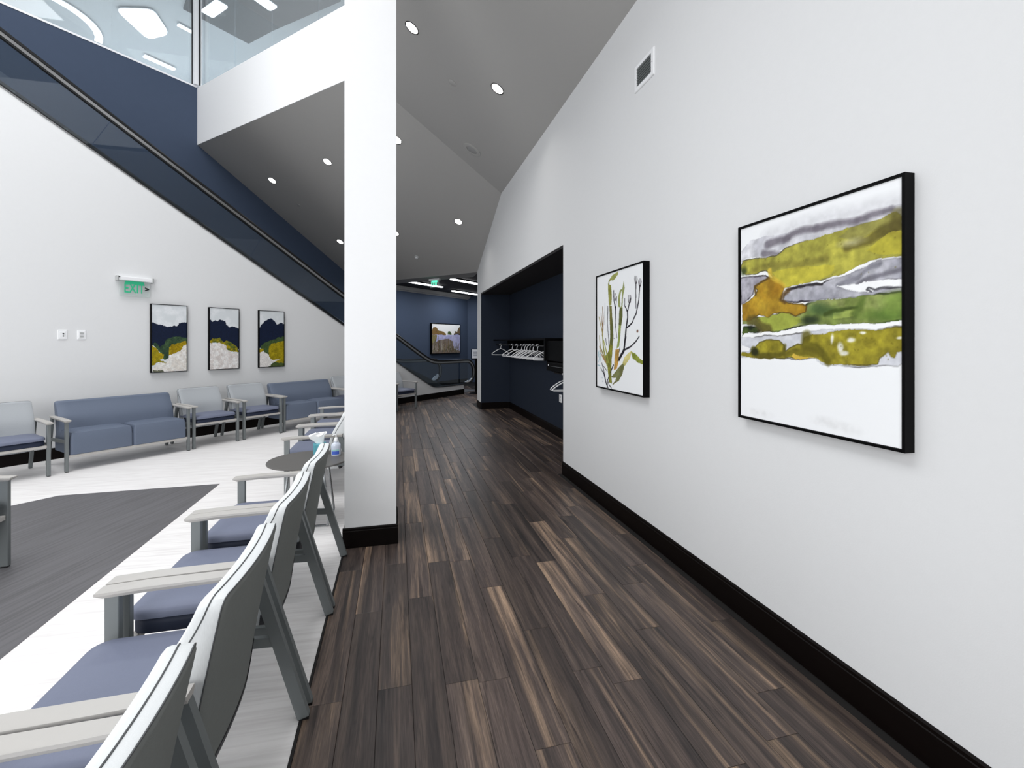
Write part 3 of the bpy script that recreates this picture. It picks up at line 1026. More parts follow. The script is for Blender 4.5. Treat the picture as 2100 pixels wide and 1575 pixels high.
# ---- three navy-and-olive landscapes, left wall
NV, GN, OV, CR = (20, 30, 54), (62, 86, 56), (168, 146, 22), (222, 216, 208)
sp = [(3.516, 'leftmost of three framed navy and olive abstracts, nearest the exit sign', [(132, 155), (612, 182), (605, 1050), (132, 1065)]),
      (4.36, 'middle of three framed navy and olive abstracts, mostly cream at its foot', [(915, 200), (1312, 213), (1320, 1005), (930, 1030)]),
      (5.235, 'rightmost of three framed navy and olive abstracts, with a big olive patch', [(1590, 245), (1918, 255), (1918, 985), (1590, 995)])]
for i, (sm, lab, quad) in enumerate(sp):
    pic = picture('framed_painting', lab, 'painting', P(sm, T_W, 1.664), PI / 4, 0.51, 1.09, 0.05, 'three abstracts on the left wall', 0.010)
    cv = Canvas(0.49, 1.07, 110, 236, (216, 221, 224), quad, 30 + i * 7, 0.022)
    cv.put(np.clip((cv.ns[0] - .45) * 4, 0, 1) * .6, (238, 240, 243), .03)
    if i == 0:
        cv.fill([(120, 400), (160, 395), (230, 430), (280, 445), (350, 455), (480, 445), (530, 410), (620, 395), (620, 690), (500, 640), (430, 640), (330, 680), (310, 840), (250, 800), (170, 690), (120, 710)], NV, .12)
        cv.fill([(150, 690), (180, 665), (210, 680), (240, 720), (300, 700), (330, 640), (420, 600), (520, 590), (615, 610), (615, 690), (480, 690), (380, 740), (360, 890), (290, 890), (280, 830), (200, 760)], GN, .18, 1, (44, 66, 50))
        cv.fill([(120, 690), (200, 760), (240, 800), (300, 830), (290, 880), (240, 900), (340, 930), (320, 950), (220, 930), (120, 1000)], OV, .16, 1, (140, 130, 26))
        cv.fill([(365, 830), (370, 740), (420, 700), (500, 680), (600, 650), (605, 690), (560, 750), (520, 810), (440, 815), (400, 835)], OV, .16, 1, (146, 122, 14))
        cv.fill([(360, 895), (370, 840), (420, 815), (520, 800), (560, 730), (620, 680), (620, 1060), (140, 1060), (160, 1000), (230, 930), (340, 945)], CR, .08, 1, (236, 234, 230))
        cv.fill([(140, 1060), (160, 1035), (280, 1030), (310, 1060)], (70, 74, 54), .3, alpha=.8)
    elif i == 1:
        cv.fill([(905, 360), (940, 355), (965, 380), (1000, 360), (1030, 385), (1060, 360), (1130, 375), (1150, 430), (1200, 450), (1260, 455), (1325, 480), (1325, 760), (1220, 690), (1100, 670), (1060, 630), (905, 660)], NV, .12)
        cv.fill([(905, 650), (1000, 610), (1060, 600), (1110, 660), (1190, 640), (1310, 740), (1325, 790), (1240, 790), (1160, 760), (1140, 700), (1060, 690), (1000, 670), (905, 690)], OV, .22, 1, (84, 96, 40))
        cv.fill([(905, 670), (1010, 690), (1050, 670), (1100, 695), (1140, 700), (1160, 755), (1240, 800), (1330, 800), (1330, 1040), (905, 1040)], (214, 206, 202), .08, 1, (234, 232, 230))
    else:
        cv.fill([(1580, 480), (1610, 440), (1640, 420), (1670, 370), (1740, 345), (1790, 370), (1820, 420), (1880, 400), (1930, 430), (1930, 610), (1800, 630), (1700, 650), (1640, 700), (1580, 770)], NV, .12)
        cv.fill([(1600, 740), (1640, 680), (1720, 640), (1930, 580), (1930, 660), (1760, 690), (1730, 760), (1720, 840), (1660, 800)], (64, 84, 48), .2)
        cv.fill([(1715, 720), (1760, 680), (1930, 640), (1930, 970), (1850, 975), (1740, 900), (1715, 840)], (164, 146, 24), .14, 1, (142, 128, 18))
        cv.fill([(1580, 760), (1640, 745), (1640, 790), (1580, 800)], OV, .15)
        cv.fill([(1580, 790), (1660, 800), (1715, 830), (1720, 890), (1870, 900), (1800, 925), (1720, 940), (1790, 975), (1580, 1005)], (226, 222, 218), .08)
        cv.fill([(1790, 930), (1930, 950), (1930, 1000), (1690, 1000)], (70, 84, 44), .2)
    cv.build('canvas', pic, -0.043)

# ---- lake photograph, navy wall
pic = picture('framed_photograph', 'wide framed photograph of a lake behind tall reeds, hanging on the far navy wall', 'photograph',
              P(13.49, T_N, 1.735), PI / 4, 1.70, 1.13, 0.07, None, 0.03)
quad = [(360, 375), (1290, 410), (1290, 1310), (360, 1340)]
cv = Canvas(1.64, 1.07, 210, 140, (250, 250, 248), quad, 60, 0.03)
cv.fill([(350, 600), (420, 490), (520, 510), (600, 600), (700, 620), (820, 680), (825, 735), (350, 745)], (158, 122, 72), .3, 2, (112, 92, 56))
cv.fill([(1090, 700), (1150, 600), (1200, 640), (1240, 520), (1300, 450), (1300, 735), (1090, 725)], (150, 116, 76), .3, 2, (84, 84, 76))
cv.fill([(880, 725), (900, 620), (960, 605), (1010, 700), (1040, 725)], (76, 96, 56), .3)
cv.fill([(350, 735), (1300, 730), (1300, 1350), (350, 1350)], (172, 172, 214), .06, 1, (190, 190, 226))
cv.fill([(1090, 705), (1300, 705), (1300, 735), (1090, 730)], (60, 50, 48), .1)
cv.fill([(350, 740), (520, 740), (480, 900), (350, 1100)], (146, 126, 48), .3, 2, (110, 100, 46), .8)
cv.fill([(350, 1000), (600, 900), (900, 850), (1060, 950), (1080, 1200), (1300, 1250), (1300, 1350), (350, 1350)], (136, 120, 100), .3, 2, (92, 78, 60), .8)
rng = np.random.RandomState(9)
for i in range(110):
    x = rng.uniform(360, 1100) if i < 90 else rng.uniform(1100, 1290)
    y1 = rng.uniform(1180, 1340)
    hh = rng.uniform(120, 460) * (1.0 if x < 1060 else .5)
    col = [(150, 136, 110), (92, 84, 52), (190, 182, 168), (70, 76, 44), (110, 84, 60)][rng.randint(5)]
    cv.stroke([(x, y1), (x + rng.uniform(-50, 60), y1 - hh)], col, .004, .002, .8, .004)
cv.build('canvas', pic, -0.0635)

# ------------------------------------------------------------------ chairs


def rail_z(y):
    return 0.645


def chair_arm(x):
    bm = bmesh.new()
    # flat arm: wide at the front, a little narrower behind, underside chamfered
    top = [(-0.026, -0.19), (0.026, -0.19), (0.031, 0.02), (0.034, 0.22), (0.034, 0.385), (-0.034, 0.385), (-0.034, 0.22), (-0.031, 0.02)]

    def zz(y):
        return 0.650 - 0.010 * ((y - 0.08) / 0.3) ** 2 + (0.012 if y < -0.1 else 0)
    lo = [(a * 0.62, min(y, 0.362)) for a, y in top]
    v0 = [bm.verts.new((x + a, y, zz(y))) for a, y in top]
    v1 = [bm.verts.new((x + a, y, zz(y) - 0.010)) for a, y in top]
    v2 = [bm.verts.new((x + a, y, zz(y) - 0.026)) for a, y in lo]
    n = len(top)
    bm.faces.new(v0)
    bm.faces.new(v2[::-1])
    for a, b in ((v0, v1), (v1, v2)):
        for k in range(n):
            bm.faces.new([a[k], a[(k + 1) % n], b[(k + 1) % n], b[k]])
    return bm


def add_frame(t, hw, rail0, rail1):
    """arms, legs, rails; hw = half distance between post centres"""
    for sx in (-1, 1):
        x = sx * hw
        mk('arm', chair_arm(x), M['arm'], t)
        f = mk('leg', box(x - 0.016, x + 0.016, 0.312, 0.360, 0.008, 0.632, 0.003), M['metal'], t)
        mk('glide', box(x - 0.014, x + 0.014, 0.316, 0.356, 0.0, 0.010), M['rubber'], f)
        bm = bmesh.new()
        add_bar(bm, (x, -0.165, 0.636), (x, -0.350, 0.008), 0.030, 0.046, (0, 1, 0))
        r = mk('leg', bm, M['metal'], t)
        mk('glide', box(x - 0.014, x + 0.014, -0.372, -0.330, 0.0, 0.012), M['rubber'], r)
        bm = bmesh.new()
        add_bar(bm, (x, -0.255, 0.345), (x, 0.315, 0.375), 0.022, 0.040)
        mk('side_rail', bm, M['metal'], t)
    mk('front_rail', box(-hw + .016, hw - .016, 0.318, 0.350, rail0, rail1, 0.003), M['arm'], t)
    mk('rear_rail', box(-hw + .011, hw - .011, -0.110, -0.085, 0.345, 0.378), M['metal'], t)


def backrest(t, hw, z0, z1, fab, yt=-0.2175, yb=-0.118, th=0.072, rt=0.03, rb=0.11, piping=True, name='backrest', bulge=0.072, dish=0.022, rear=None):
    """upholstered back: rounded outline in x-z, leaning, dished in plan, thicker at the lumbar"""
    nx, nz = 14, 16

    def sheet(e, side):
        pts = []
        for j in range(nz + 1):
            f = j / nz
            f = 0.5 - 0.5 * math.cos(PI * f) if 0 < j < nz else f
            za, zb = z0 + e, z1 - e
            z = za + (zb - za) * f
            r1, r0 = max(.004, rt - e), max(.004, rb - e)
            wv = hw - e
            if z > zb - r1:
                d = z - (zb - r1)
                wv -= r1 - math.sqrt(max(0, r1 * r1 - d * d))
            if z < za + r0:
                d = (za + r0) - z
                wv -= r0 - math.sqrt(max(0, r0 * r0 - d * d))
            row = []
            for i in range(nx + 1):
                x = wv * (2 * i / nx - 1)
                g = max(0, min(1, (z - z0) / (z1 - z0)))
                y = yb + (yt - yb) * (g ** 1.25) - dish * (1 - (x / hw) ** 2)
                u = max(0, min(1, (z1 - z) / 0.27))
                fb = bulge * u * u * (3 - 2 * u)
                y += side * th + (fb if side > 0 else 0)
                if abs(side) > .45:
                    ex = (1 - (x / hw) ** 2) * min(1, 4 * g * (1 - g) * 1.6)
                    y += side * (0.022 if side > 0 else 0.010) * ex
                row.append((x, y, z))
            pts.append(row)
        return pts

    def loop(g):
        return g[0] + [r[-1] for r in g[1:-1]] + g[-1][::-1] + [r[0] for r in g[-2:0:-1]]
    sh = [sheet(0.014, .5), sheet(0.003, .42), sheet(0.0, .28), sheet(0.0, -.28), sheet(0.003, -.42), sheet(0.014, -.5)]
    bm = bmesh.new()
    loops = []
    for k, g in enumerate(sh):
        if k == 5 and rear is not None:
            break
        if k in (0, 5):
            vg = [[bm.verts.new(p) for p in r] for r in g]
            for j in range(nz):
                for i in range(nx):
                    bm.faces.new([vg[j][i], vg[j][i + 1], vg[j + 1][i + 1], vg[j + 1][i]])
            loops.append(loop(vg))
        else:
            loops.append([bm.verts.new(p) for p in loop(g)])
    n = len(loops[0])
    for a, b in zip(loops, loops[1:]):
        for i in range(n):
            bm.faces.new([a[i], a[(i + 1) % n], b[(i + 1) % n], b[i]])
    b = mk(name, bm, fab, t, True)
    if rear is not None:
        bm = bmesh.new()
        g = sh[5]
        vg = [[bm.verts.new(p) for p in r] for r in g]
        for j in range(nz):
            for i in range(nx):
                bm.faces.new([vg[j][i], vg[j][i + 1], vg[j + 1][i + 1], vg[j + 1][i]])
        la = loop(vg)
        lb = [bm.verts.new(p) for p in loop(sh[4])]
        lc = [bm.verts.new(p) for p in loop(sheet(0.004, -.25))]
        for q, r in ((la, lb), (lb, lc)):
            for i in range(n):
                bm.faces.new([q[i], q[(i + 1) % n], r[(i + 1) % n], r[i]])
        mk('rear_panel', bm, rear, t, True)
        # dark hem along the lower rim of the rear panel
        ls = [loop(sheet(e, sd)) for e, sd in ((-0.0012, -.22), (-0.0012, -.34), (0.002, -.46), (0.012, -.535), (0.034, -.535))]
        ok = [i for i in range(n) if ls[0][i][2] < z0 + .15]
        st = next(i for i in ok if (i - 1) % n not in ok)
        bm = bmesh.new()
        cols = [[bm.verts.new(l[(st + k) % n]) for l in ls] for k in range(len(ok))]
        for q, r in zip(cols, cols[1:]):
            for i in range(len(ls) - 1):
                bm.faces.new([q[i], q[i + 1], r[i + 1], r[i]])
        mk('hem', bm, M['hem'], b, True)
    if piping:
        for e, sd in ((-0.0008, .06), (0.003, -.42)):
            bm = bmesh.new()
            add_tube(bm, loop(sheet(e, sd)), 0.0024, 5, True)
            mk('piping', bm, M['piping'], b)
    return b


def cushion(x0, x1, y0, y1, z0, z1, puff=0.018, r=0.05, fr=0.0):
    """seat pad with rounded front corners, rounded rim and a soft crown"""
    n = 12
    m = 10
    bm = bmesh.new()

    def outline(ins):
        pts = []
        xa, xb, ya, yb = x0 + ins, x1 - ins, y0 + ins, y1 - ins
        rr = max(0.01, r - ins)
        for (cx, cy, a0) in ((xb - rr, yb - rr, 0), (xa + rr, yb - rr, 90)):
            for k in range(6):
                a = math.radians(a0 + 18 * k)
                pts.append((cx + rr * math.cos(a), cy + rr * math.sin(a)))
        pts += [(xa, ya + (yb - ya) * .5), (xa, ya), (xa + (xb - xa) * .33, ya), (xa + (xb - xa) * .66, ya), (xb, ya), (xb, ya + (yb - ya) * .5)]
        return pts
    rows = []
    hgt = z1 - z0
    for ins, z in ((0.006, z0), (0.0, z0 + .004), (0.0, z0 + hgt * .6), (0.006, z0 + hgt * .85), (0.02, z1), (0.07, z1 + puff * .5), (0.15, z1 + puff * .9)):
        rows.append([bm.verts.new((x, y, z)) for x, y in outline(ins)])
    k2 = len(rows[0])
    for a, b in zip(rows, rows[1:]):
        for i in range(k2):
            bm.faces.new([a[i], a[(i + 1) % k2], b[(i + 1) % k2], b[i]])
    bm.faces.new(rows[0][::-1])
    c = bm.verts.new(((x0 + x1) / 2, (y0 + y1) / 2, z1 + puff))
    last = rows[-1]
    for i in range(k2):
        bm.faces.new([last[i], last[(i + 1) % k2], c])
    return bm


def make_chair(label, group, fab, loc, rotz, hw=0.344):
    t = thing('guest_chair', label, 'chair', loc, rotz, group)
    add_frame(t, hw, 0.340, 0.373)
    st = mk('seat', cushion(-0.298, 0.298, -0.13, 0.365, 0.435, 0.478, 0.014, 0.07), M['seat'], t, True)
    mk('seat_base', cushion(-0.294, 0.294, -0.125, 0.352, 0.374, 0.437, 0.0, 0.07), M['seatdk'], t, True)
    b = backrest(t, 0.297, 0.262, 0.868, fab, yt=-0.224, rear=M['rearfab'])
    return t


def make_sofa(label, group, loc, rotz, hw=0.668):
    t = thing('loveseat', label, 'sofa', loc, rotz, group)
    add_frame(t, hw, 0.172, 0.205)
    bx = hw - 0.03
    for k, (a, b) in enumerate(((-bx, -0.003), (0.003, bx))):
        mk('seat_cushion', cushion(a, b, -0.19, 0.355, 0.206, 0.474, 0.016, 0.03), M['sofa'], t, True)
    backrest(t, bx, 0.30, 0.835, M['sofa'], th=0.085, rt=0.03, rb=0.03, piping=False, dish=0.0)
    return t


X0 = -0.735
G1 = 'guest chairs in the row along the dark plank floor'
rowl = ['nearest guest chair of the row, in the bottom left corner, cut off by the frame',
        'second guest chair from the camera in the row beside the plank floor',
        'third guest chair from the camera in the row, its rear legs at the plank edge',
        'guest chair standing just in front of the round grey table, back to the planks',
        'guest chair directly behind the round table, its arm over the sanitizer bottle',
        'guest chair half hidden by the white column, second one beyond the round table',
        'farthest guest chair of the row, mostly hidden behind the white column']
ch0 = make_chair(rowl[0], G1, M['fabric'], (X0, 1.0, 0), PI / 2)
for lab, yy in zip(rowl[1:], (1.768, 2.533, 3.292, 5.36, 6.125, 6.90)):
    dup(ch0, (X0, yy, 0), PI / 2, lab)
# the opposite chair whose front post enters at the left edge
o = dup(ch0, (-3.04, 3.70, 0), -PI / 2, 'guest chair at the left edge, only one arm tip and front leg showing')

G2 = 'guest chairs along the white wall under the escalator'
RWL = -3 * PI / 4


def wl(s, k=0.0):
    tt = 7.905 + 0.03 * (s - 2.0)
    return P(s, tt)


chw = make_chair('grey backed guest chair at the far left against the white wall, cut by the frame', G2, M['fabricw'], wl(1.535), RWL, 0.318)
for lab, s in (('grey backed guest chair right of the nearer slate loveseat, under the middle abstract', 3.765),
               ('grey backed guest chair left of the farther slate loveseat, under the right abstract', 4.52),
               ('grey backed guest chair right of the farther loveseat, partly behind the column', 6.65),
               ('guest chair mostly behind the column, next to the chair right of the column', 7.36),
               ('guest chair right of the white column, against the low escalator wall', 8.07)):
    dup(chw, wl(s), RWL, lab)
so = make_sofa('slate blue two-seat loveseat nearer the camera, left of the grey chairs by the wall', 'slate loveseats along the white wall', wl(2.69), RWL)
dup(so, wl(5.59), RWL, 'slate blue two-seat loveseat farther along the wall, beyond the two grey chairs')

# ------------------------------------------------------------------ round table and what stands on it
tb = thing('side_table', 'round dark grey side table between the guest chairs, before the column', 'table', (-0.765, 4.44, 0))
bm = bmesh.new()
add_lathe(bm, [(0, 0.532), (0.325, 0.532), (0.342, 0.537), (0.345, 0.544), (0.342, 0.55), (0, 0.55)], 56)
mk('table_top', bm, M['table'], tb, True)
bm = bmesh.new()
add_lathe(bm, [(0, 0.515), (0.10, 0.515), (0.10, 0.533), (0, 0.533)], 20)
mk('mount_plate', bm, M['rubber'], tb)
for k in range(4):
    a = PI / 4 + k * PI / 2
    ca, sa = math.cos(a), math.sin(a)
    pts = [(0.10 * ca, 0.10 * sa, 0.522), (0.17 * ca, 0.17 * sa, 0.52), (0.20 * ca, 0.20 * sa, 0.49), (0.255 * ca, 0.255 * sa, 0.09), (0.265 * ca, 0.265 * sa, 0.03), (0.262 * ca, 0.262 * sa, 0.014), (0.24 * ca, 0.24 * sa, 0.009)]
    bm = bmesh.new()
    for p, q in zip(pts, pts[1:]):
        pass
    add_tube(bm, pts, 0.0095, 8)
    mk('leg', bm, M['chrome'], tb, True)
bm = bmesh.new()
for k in range(4):
    a, b = PI / 4 + k * PI / 2, PI / 4 + (k + 1) * PI / 2
    if k % 2 == 0:
        add_tube(bm, [(0.244 * math.cos(a), 0.244 * math.sin(a), 0.0095), (0.244 * math.cos(b), 0.244 * math.sin(b), 0.0095)], 0.009, 8)
mk('floor_runner', bm, M['chrome'], tb, True)

tz = 0.55
t = thing('tissue_box', 'teal tissue box with a white tissue pulled up, on the round table', 'tissue box', (-0.70, 4.62, tz), 0.25)
mk('carton', box(-0.056, 0.056, -0.056, 0.056, 0, 0.10, 0.003), M['teal'], t)
bm = bmesh.new()
rows = []
for k, (hx, hy, z, dx) in enumerate(((0.030, 0.006, 0.099, 0), (0.045, 0.012, 0.125, -0.01), (0.066, 0.02, 0.155, -0.025), (0.072, 0.024, 0.178, -0.03), (0.05, 0.02, 0.196, 0.01))):
    rows.append([bm.verts.new((dx + hx * math.cos(2 * PI * i / 14), hy * math.sin(2 * PI * i / 14) + 0.006 * math.sin(3.0 * i + k), z + 0.014 * math.sin(2.2 * i) * (k / 4))) for i in range(14)])
for a, b in zip(rows, rows[1:]):
    for i in range(14):
        bm.faces.new([a[i], a[(i + 1) % 14], b[(i + 1) % 14], b[i]])
bm.faces.new(rows[-1])
mk('tissue', bm, M['tissue'], t, True)

t = thing('sanitizer_bottle', 'clear hand sanitizer pump bottle with blue label, on the round table', 'bottle', (-0.548, 4.53, tz), 0.3)
bm = bmesh.new()
prof = [(0, 0.0), (0.9, 0.0), (1.0, 0.006), (1.0, 0.09), (0.93, 0.105), (0.62, 0.118), (0.36, 0.124), (0.36, 0.13), (0, 0.13)]
add_lathe(bm, [(r * 0.043, z) for r, z in prof], 28)
bmesh.ops.scale(bm, vec=(1, 0.7, 1), verts=bm.verts)
mk('bottle_body', bm, M['gel'], t, True)


def wrap(r, a0, a1, z0, z1, n=10, k=0.7):
    bm = bmesh.new()
    lo = []
    for i in range(n + 1):
        a = a0 + (a1 - a0) * i / n
        lo.append((r * math.cos(a), k * r * math.sin(a)))
    va = [bm.verts.new((x, y, z0)) for x, y in lo]
    vb = [bm.verts.new((x, y, z1)) for x, y in lo]
    wa = [bm.verts.new((x * .985, y * .985, z0)) for x, y in lo]
    wb = [bm.verts.new((x * .985, y * .985, z1)) for x, y in lo]
    for i in range(n):
        bm.faces.new([va[i], va[i + 1], vb[i + 1], vb[i]])
        bm.faces.new([wa[i + 1], wa[i], wb[i], wb[i + 1]])
        bm.faces.new([vb[i], vb[i + 1], wb[i + 1], wb[i]])
        bm.faces.new([va[i + 1], va[i], wa[i], wa[i + 1]])
    bm.faces.new([va[0], vb[0], wb[0], wa[0]])
    bm.faces.new([va[n], wa[n], wb[n], vb[n]])
    return bm


mk('label', wrap(0.0436, math.radians(205), math.radians(300), 0.014, 0.044), M['blue'], t)
mk('label_top', wrap(0.0436, math.radians(205), math.radians(300), 0.046, 0.058), mat('teal_print', (150, 205, 200), .5), t)
bm = bmesh.new()
add_lathe(bm, [(0, .128), (.0165, .128), (.0165, .158), (.012, .164), (.0055, .166), (.0055, .188), (.009, .190), (.010, .197), (.008, .200), (0, .200)], 18)
add_tube(bm, [(0, 0, .194), (-.018, -.006, .194), (-.032, -.010, .188)], .0045, 8)
mk('pump', bm, M['plastic'], t, True)

# ------------------------------------------------------------------ escalator
esc = thing('escalator', 'escalator with black handrails and dark glass sides climbing left along the navy wall', 'escalator', (0, 0, 0))


def railz(s):
    """centre of the handrail above s"""
    zi = 1.88 - 0.548 * (s - 7.12) + 0.745
    a = 0.12
    zl = 1.035
    return zl + 0.5 * ((zi - zl) + math.sqrt((zi - zl) ** 2 + a * a))


def rail_path(s0):
    pts = [(s0 + i * (8.8 - s0) / 14, railz(s0 + i * (8.8 - s0) / 14)) for i in range(14)]
    pts += [(8.8 + 0.12 * i, railz(8.8 + 0.12 * i)) for i in range(24)]
    R = 0.375
    cz = 1.035 - R
    for k in range(0, 15):
        a = math.radians(90 - k * 11)
        pts.append((11.72 + R * math.cos(a), cz + R * math.sin(a)))
    out = []
    for i, (s, z) in enumerate(pts):
        p0 = pts[max(0, i - 1)]
        p1 = pts[min(len(pts) - 1, i + 1)]
        d = Vector((p1[0] - p0[0], p1[1] - p0[1])).normalized()
        out.append((s, z, -d.y, d.x))
    return out


path = rail_path(-4.6)
for side, tc in (('near', 8.67), ('far', 10.05)):
    fr = lambda s, a, z, tc=tc: P(s, tc + a, z)
    bm = bmesh.new()
    sweep(bm, path, [(-.04, -.012), (-.044, 0.008), (-.034, .026), (0, .032), (.034, .026), (.044, .008), (.04, -.012), (0.02, -.016), (-0.02, -.016)], fr)
    h = mk('handrail', bm, M['rubber'], esc, True)
    bm = bmesh.new()
    sweep(bm, path[:-2], [(-.030, -.060), (-.030, -.017), (.030, -.017), (.030, -.060)], fr)
    mk('rail_guide', bm, M['steel'], h, True)
    bm = bmesh.new()
    sweep(bm, path[:-2], [(-.024, -.082), (-.024, -.061), (.024, -.061), (.024, -.082)], fr)
    mk('gasket', bm, M['rubber'], h, True)
    # glass panels split square to the slope
    cuts = [-4.6, -2.05, 0.25, 2.55, 4.85, 7.2, 9.45]

    def glass_panel(sa, sb, last=False):
        lo = []
        hi = []
        n = 10
        for i in range(n + 1):
            s = sa + (sb - sa) * i / n
            lo.append((s - 0.004, clad(s) + 0.012))
        for i in range(n + 1):
            s = sa + (sb - sa) * i / n
            # lean the cut: top is shifted uphill-normal
            k = 0.28 if not last else 0.0
            s2 = s + k * 0.9
            hi.append((s2, railz(s2) - 0.075))
        return lo, hi
    for a, b in zip(cuts, cuts[1:]):
        lo, hi = glass_panel(a + .004, b - .004)
        bm = bmesh.new()
        add_prism(bm, lo + hi[::-1], lambda s, z, tc=tc: P(s, tc - .006, z), lambda s, z, tc=tc: P(s, tc + .006, z))
        mk('glass_panel', bm, M['glassesc'], esc)
    # last panel with the rounded newel end
    lo = [(9.454 + i * .2, clad(9.454 + i * .2) + .012) for i in range(11)]
    R = 0.30
    end = [(11.72 + R * math.cos(math.radians(90 - k * 12)), 0.66 + R * math.sin(math.radians(90 - k * 12))) for k in range(15)]
    hi = [(9.70 + .13 * i, railz(9.70 + .13 * i) - .075) for i in range(16)]
    bm = bmesh.new()
    add_prism(bm, hi + end + [p for p in lo[::-1] if p[0] < 11.5], lambda s, z, tc=tc: P(s, tc - .006, z), lambda s, z, tc=tc: P(s, tc + .006, z))
    mk('glass_panel', bm, M['glassesc'], esc)
    # white crescent at the foot of the newel
    cres = [(11.72 + 0.325 * math.cos(math.radians(-a)), 0.66 + 0.325 * math.sin(math.radians(-a))) for a in range(30, 112, 8)]
    kk = 0.19 if side == 'near' else 0.10
    cin = [(11.72 + kk * math.cos(math.radians(-a)) + .09, 0.66 + (kk + .05) * math.sin(math.radians(-a)) - .03) for a in range(105, 30, -10)]
    bm = bmesh.new()
    add_prism(bm, cres + cin, lambda s, z, tc=tc: P(s, tc - .02, z), lambda s, z, tc=tc: P(s, tc + .02, z))
    mk('newel_plate', bm, M['plastic'], esc)
    # dark channel holding the glass, with a steel bead below
    cp = []
    sl = [-4.6 + i * .45 for i in range(30)] + [9.0 + .1 * i for i in range(25)] + [11.46]
    sl = sorted(x for x in sl if x <= 11.46)
    for i, s in enumerate(sl):
        d = Vector((.02, clad(s + .01) - clad(s - .01))).normalized()
        cp.append((s, clad(s), -d.y, d.x))
    bm = bmesh.new()
    sweep(bm, cp, [(-.075, 0.001), (-.075, .024), (.05, .024), (.05, 0.001)], fr)
    ch = mk('glass_channel', bm, M['rubber'], esc)
    bm = bmesh.new()
    sweep(bm, cp, [(-.080, -.010), (-.080, .004), (-.071, .004), (-.071, -.010)], fr)
    mk('steel_bead', bm, M['steel'], ch)
# inner truss: step band and far skirting
bm = bmesh.new()
n = 26
poly = []
for i in range(n):
    s = -4.4 + i * .52
    z = 1.88 - 0.548 * (s - 7.12) - 0.12
    if z > 0.02:
        poly += [(s, z), (s + .52, z)]
last = poly[-1]
poly = poly + [(11.4, .03), (11.4, .0), (-4.4, 0.0)]
add_prism(bm, poly, lambda s, z: P(s, 8.80, z), lambda s, z: P(s, 9.93, z))
mk('step_band', bm, M['table'], esc)
mk('landing_plate', prism([(11.4, 8.80), (12.5, 8.80), (12.5, 9.95), (11.4, 9.95)], lambda s, t: P(s, t, 0.0), lambda s, t: P(s, t, 0.012)), M['steel'], esc)
bm = prism([(11.45, 0)] + [(-4.6, 0)] + [(s, clad(s)) for s in ss if -4.6 <= s <= 11.45], lambda s, z: P(s, 9.98, z), lambda s, z: P(s, 10.12, z))
mk('far_skirt', bm, M['navy'], esc)

# ------------------------------------------------------------------ upper glass screen
gs = thing('glass_screen', 'frameless glass screen standing on the upper floor edge above navy wall', 'glass screen', (0, 0, 0))
for a, b in ((-4.9, -1.6), (-1.59, 1.0), (1.01, 3.585), (3.592, S_F - .10)):
    mk('glass_pane', prism([(a, 7.165), (b, 7.165), (b, 9.6), (a, 9.6)], lambda s, z: P(s, T_N + .05, z), lambda s, z: P(s, T_N + .064, z)), M['glassup'], gs)
for a, b in ((5.7, 6.95), (6.955, 8.325), (8.33, 9.60), (9.605, T_N - .10)):
    mk('glass_pane', prism([(a, 7.131), (b, 7.131), (b, 9.6), (a, 9.6)], lambda t, z: P(S_F + .05, t, z), lambda t, z: P(S_F + .064, t, z)), M['glassup'], gs)
po = mk('corner_post', prism([(S_F - .085, T_N - .085), (S_F + .05, T_N - .085), (S_F + .05, T_N + .05), (S_F - .085, T_N + .05)], lambda s, t: P(s, t, 7.166), lambda s, t: P(s, t, 9.65)), M['whitecap'], gs)
mk('post_seal', prism([(S_F - .01, T_N - .105), (S_F + .02, T_N - .105), (S_F + .02, T_N - .085), (S_F - .01, T_N - .085)], lambda s, t: P(s, t, 7.166), lambda s, t: P(s, t, 9.65)), M['rubber'], po)
mk('post_seal', prism([(S_F - .10, T_N + .0), (S_F - .085, T_N + .0), (S_F - .085, T_N + .03), (S_F - .10, T_N + .03)], lambda s, t: P(s, t, 7.166), lambda s, t: P(s, t, 9.65)), M['rubber'], po)

# ------------------------------------------------------------------ lamps


def normal_basis(nrm):
    n = Vector(nrm).normalized()
    return n.to_track_quat('Z', 'Y').to_matrix().to_4x4()


NA = Vector((-0.57, 0, -1)).normalized()
NB = Vector((-0.577 * Q, -0.577 * Q, -1)).normalized()


def disc_thing(name, label, cat, loc, nrm, parts, group):
    t = thing(name, label, cat, loc, 0, group)
    mt = normal_basis(nrm)
    t.rotation_mode = 'QUATERNION'
    t.rotation_quaternion = mt.to_quaternion()
    out = []
    for nm, prof, m in parts:
        bm = bmesh.new()
        add_lathe(bm, prof, 32)
        out.append(mk(nm, bm, m, t, True))
    return t


RING = [(0.094, 0.0), (0.094, 0.004), (0.086, 0.006), (0.082, 0.003), (0.082, 0.0)]
LENS = [(0, 0.0015), (0.075, 0.0025), (0.0815, 0.001), (0.0815, 0.0), (0, 0.0)]
GD = 'round recessed downlights in the sloped grey ceilings'
dl = [('nearest downlight at the top of the picture, just right of the column', 'A', 0.182, 5.805),
      ('downlight in the upper grey slope, left of the wall vent', 'A', 1.26, 5.794),
      ('downlight peeking from behind the column edge, below the ceiling crease', 'B', *P(6.1, 6.10)[:2]),
      ('downlight right of the column in the lower slope, above the coat alcove', 'B', *P(7.95, 6.12)[:2]),
      ('downlight left of the column, under the end of the white fascia', 'B', *P(6.1, 8.05)[:2]),
      ('leftmost downlight, nearest the navy wall below the fascia corner', 'B', *P(6.13, 10.01)[:2]),
      ('lowest downlight left of the column, close to the escalator rail', 'B', *P(7.95, 9.98)[:2]),
      ('small lower downlight half hidden by the right edge of the column', 'B', *P(7.97, 8.02)[:2])]
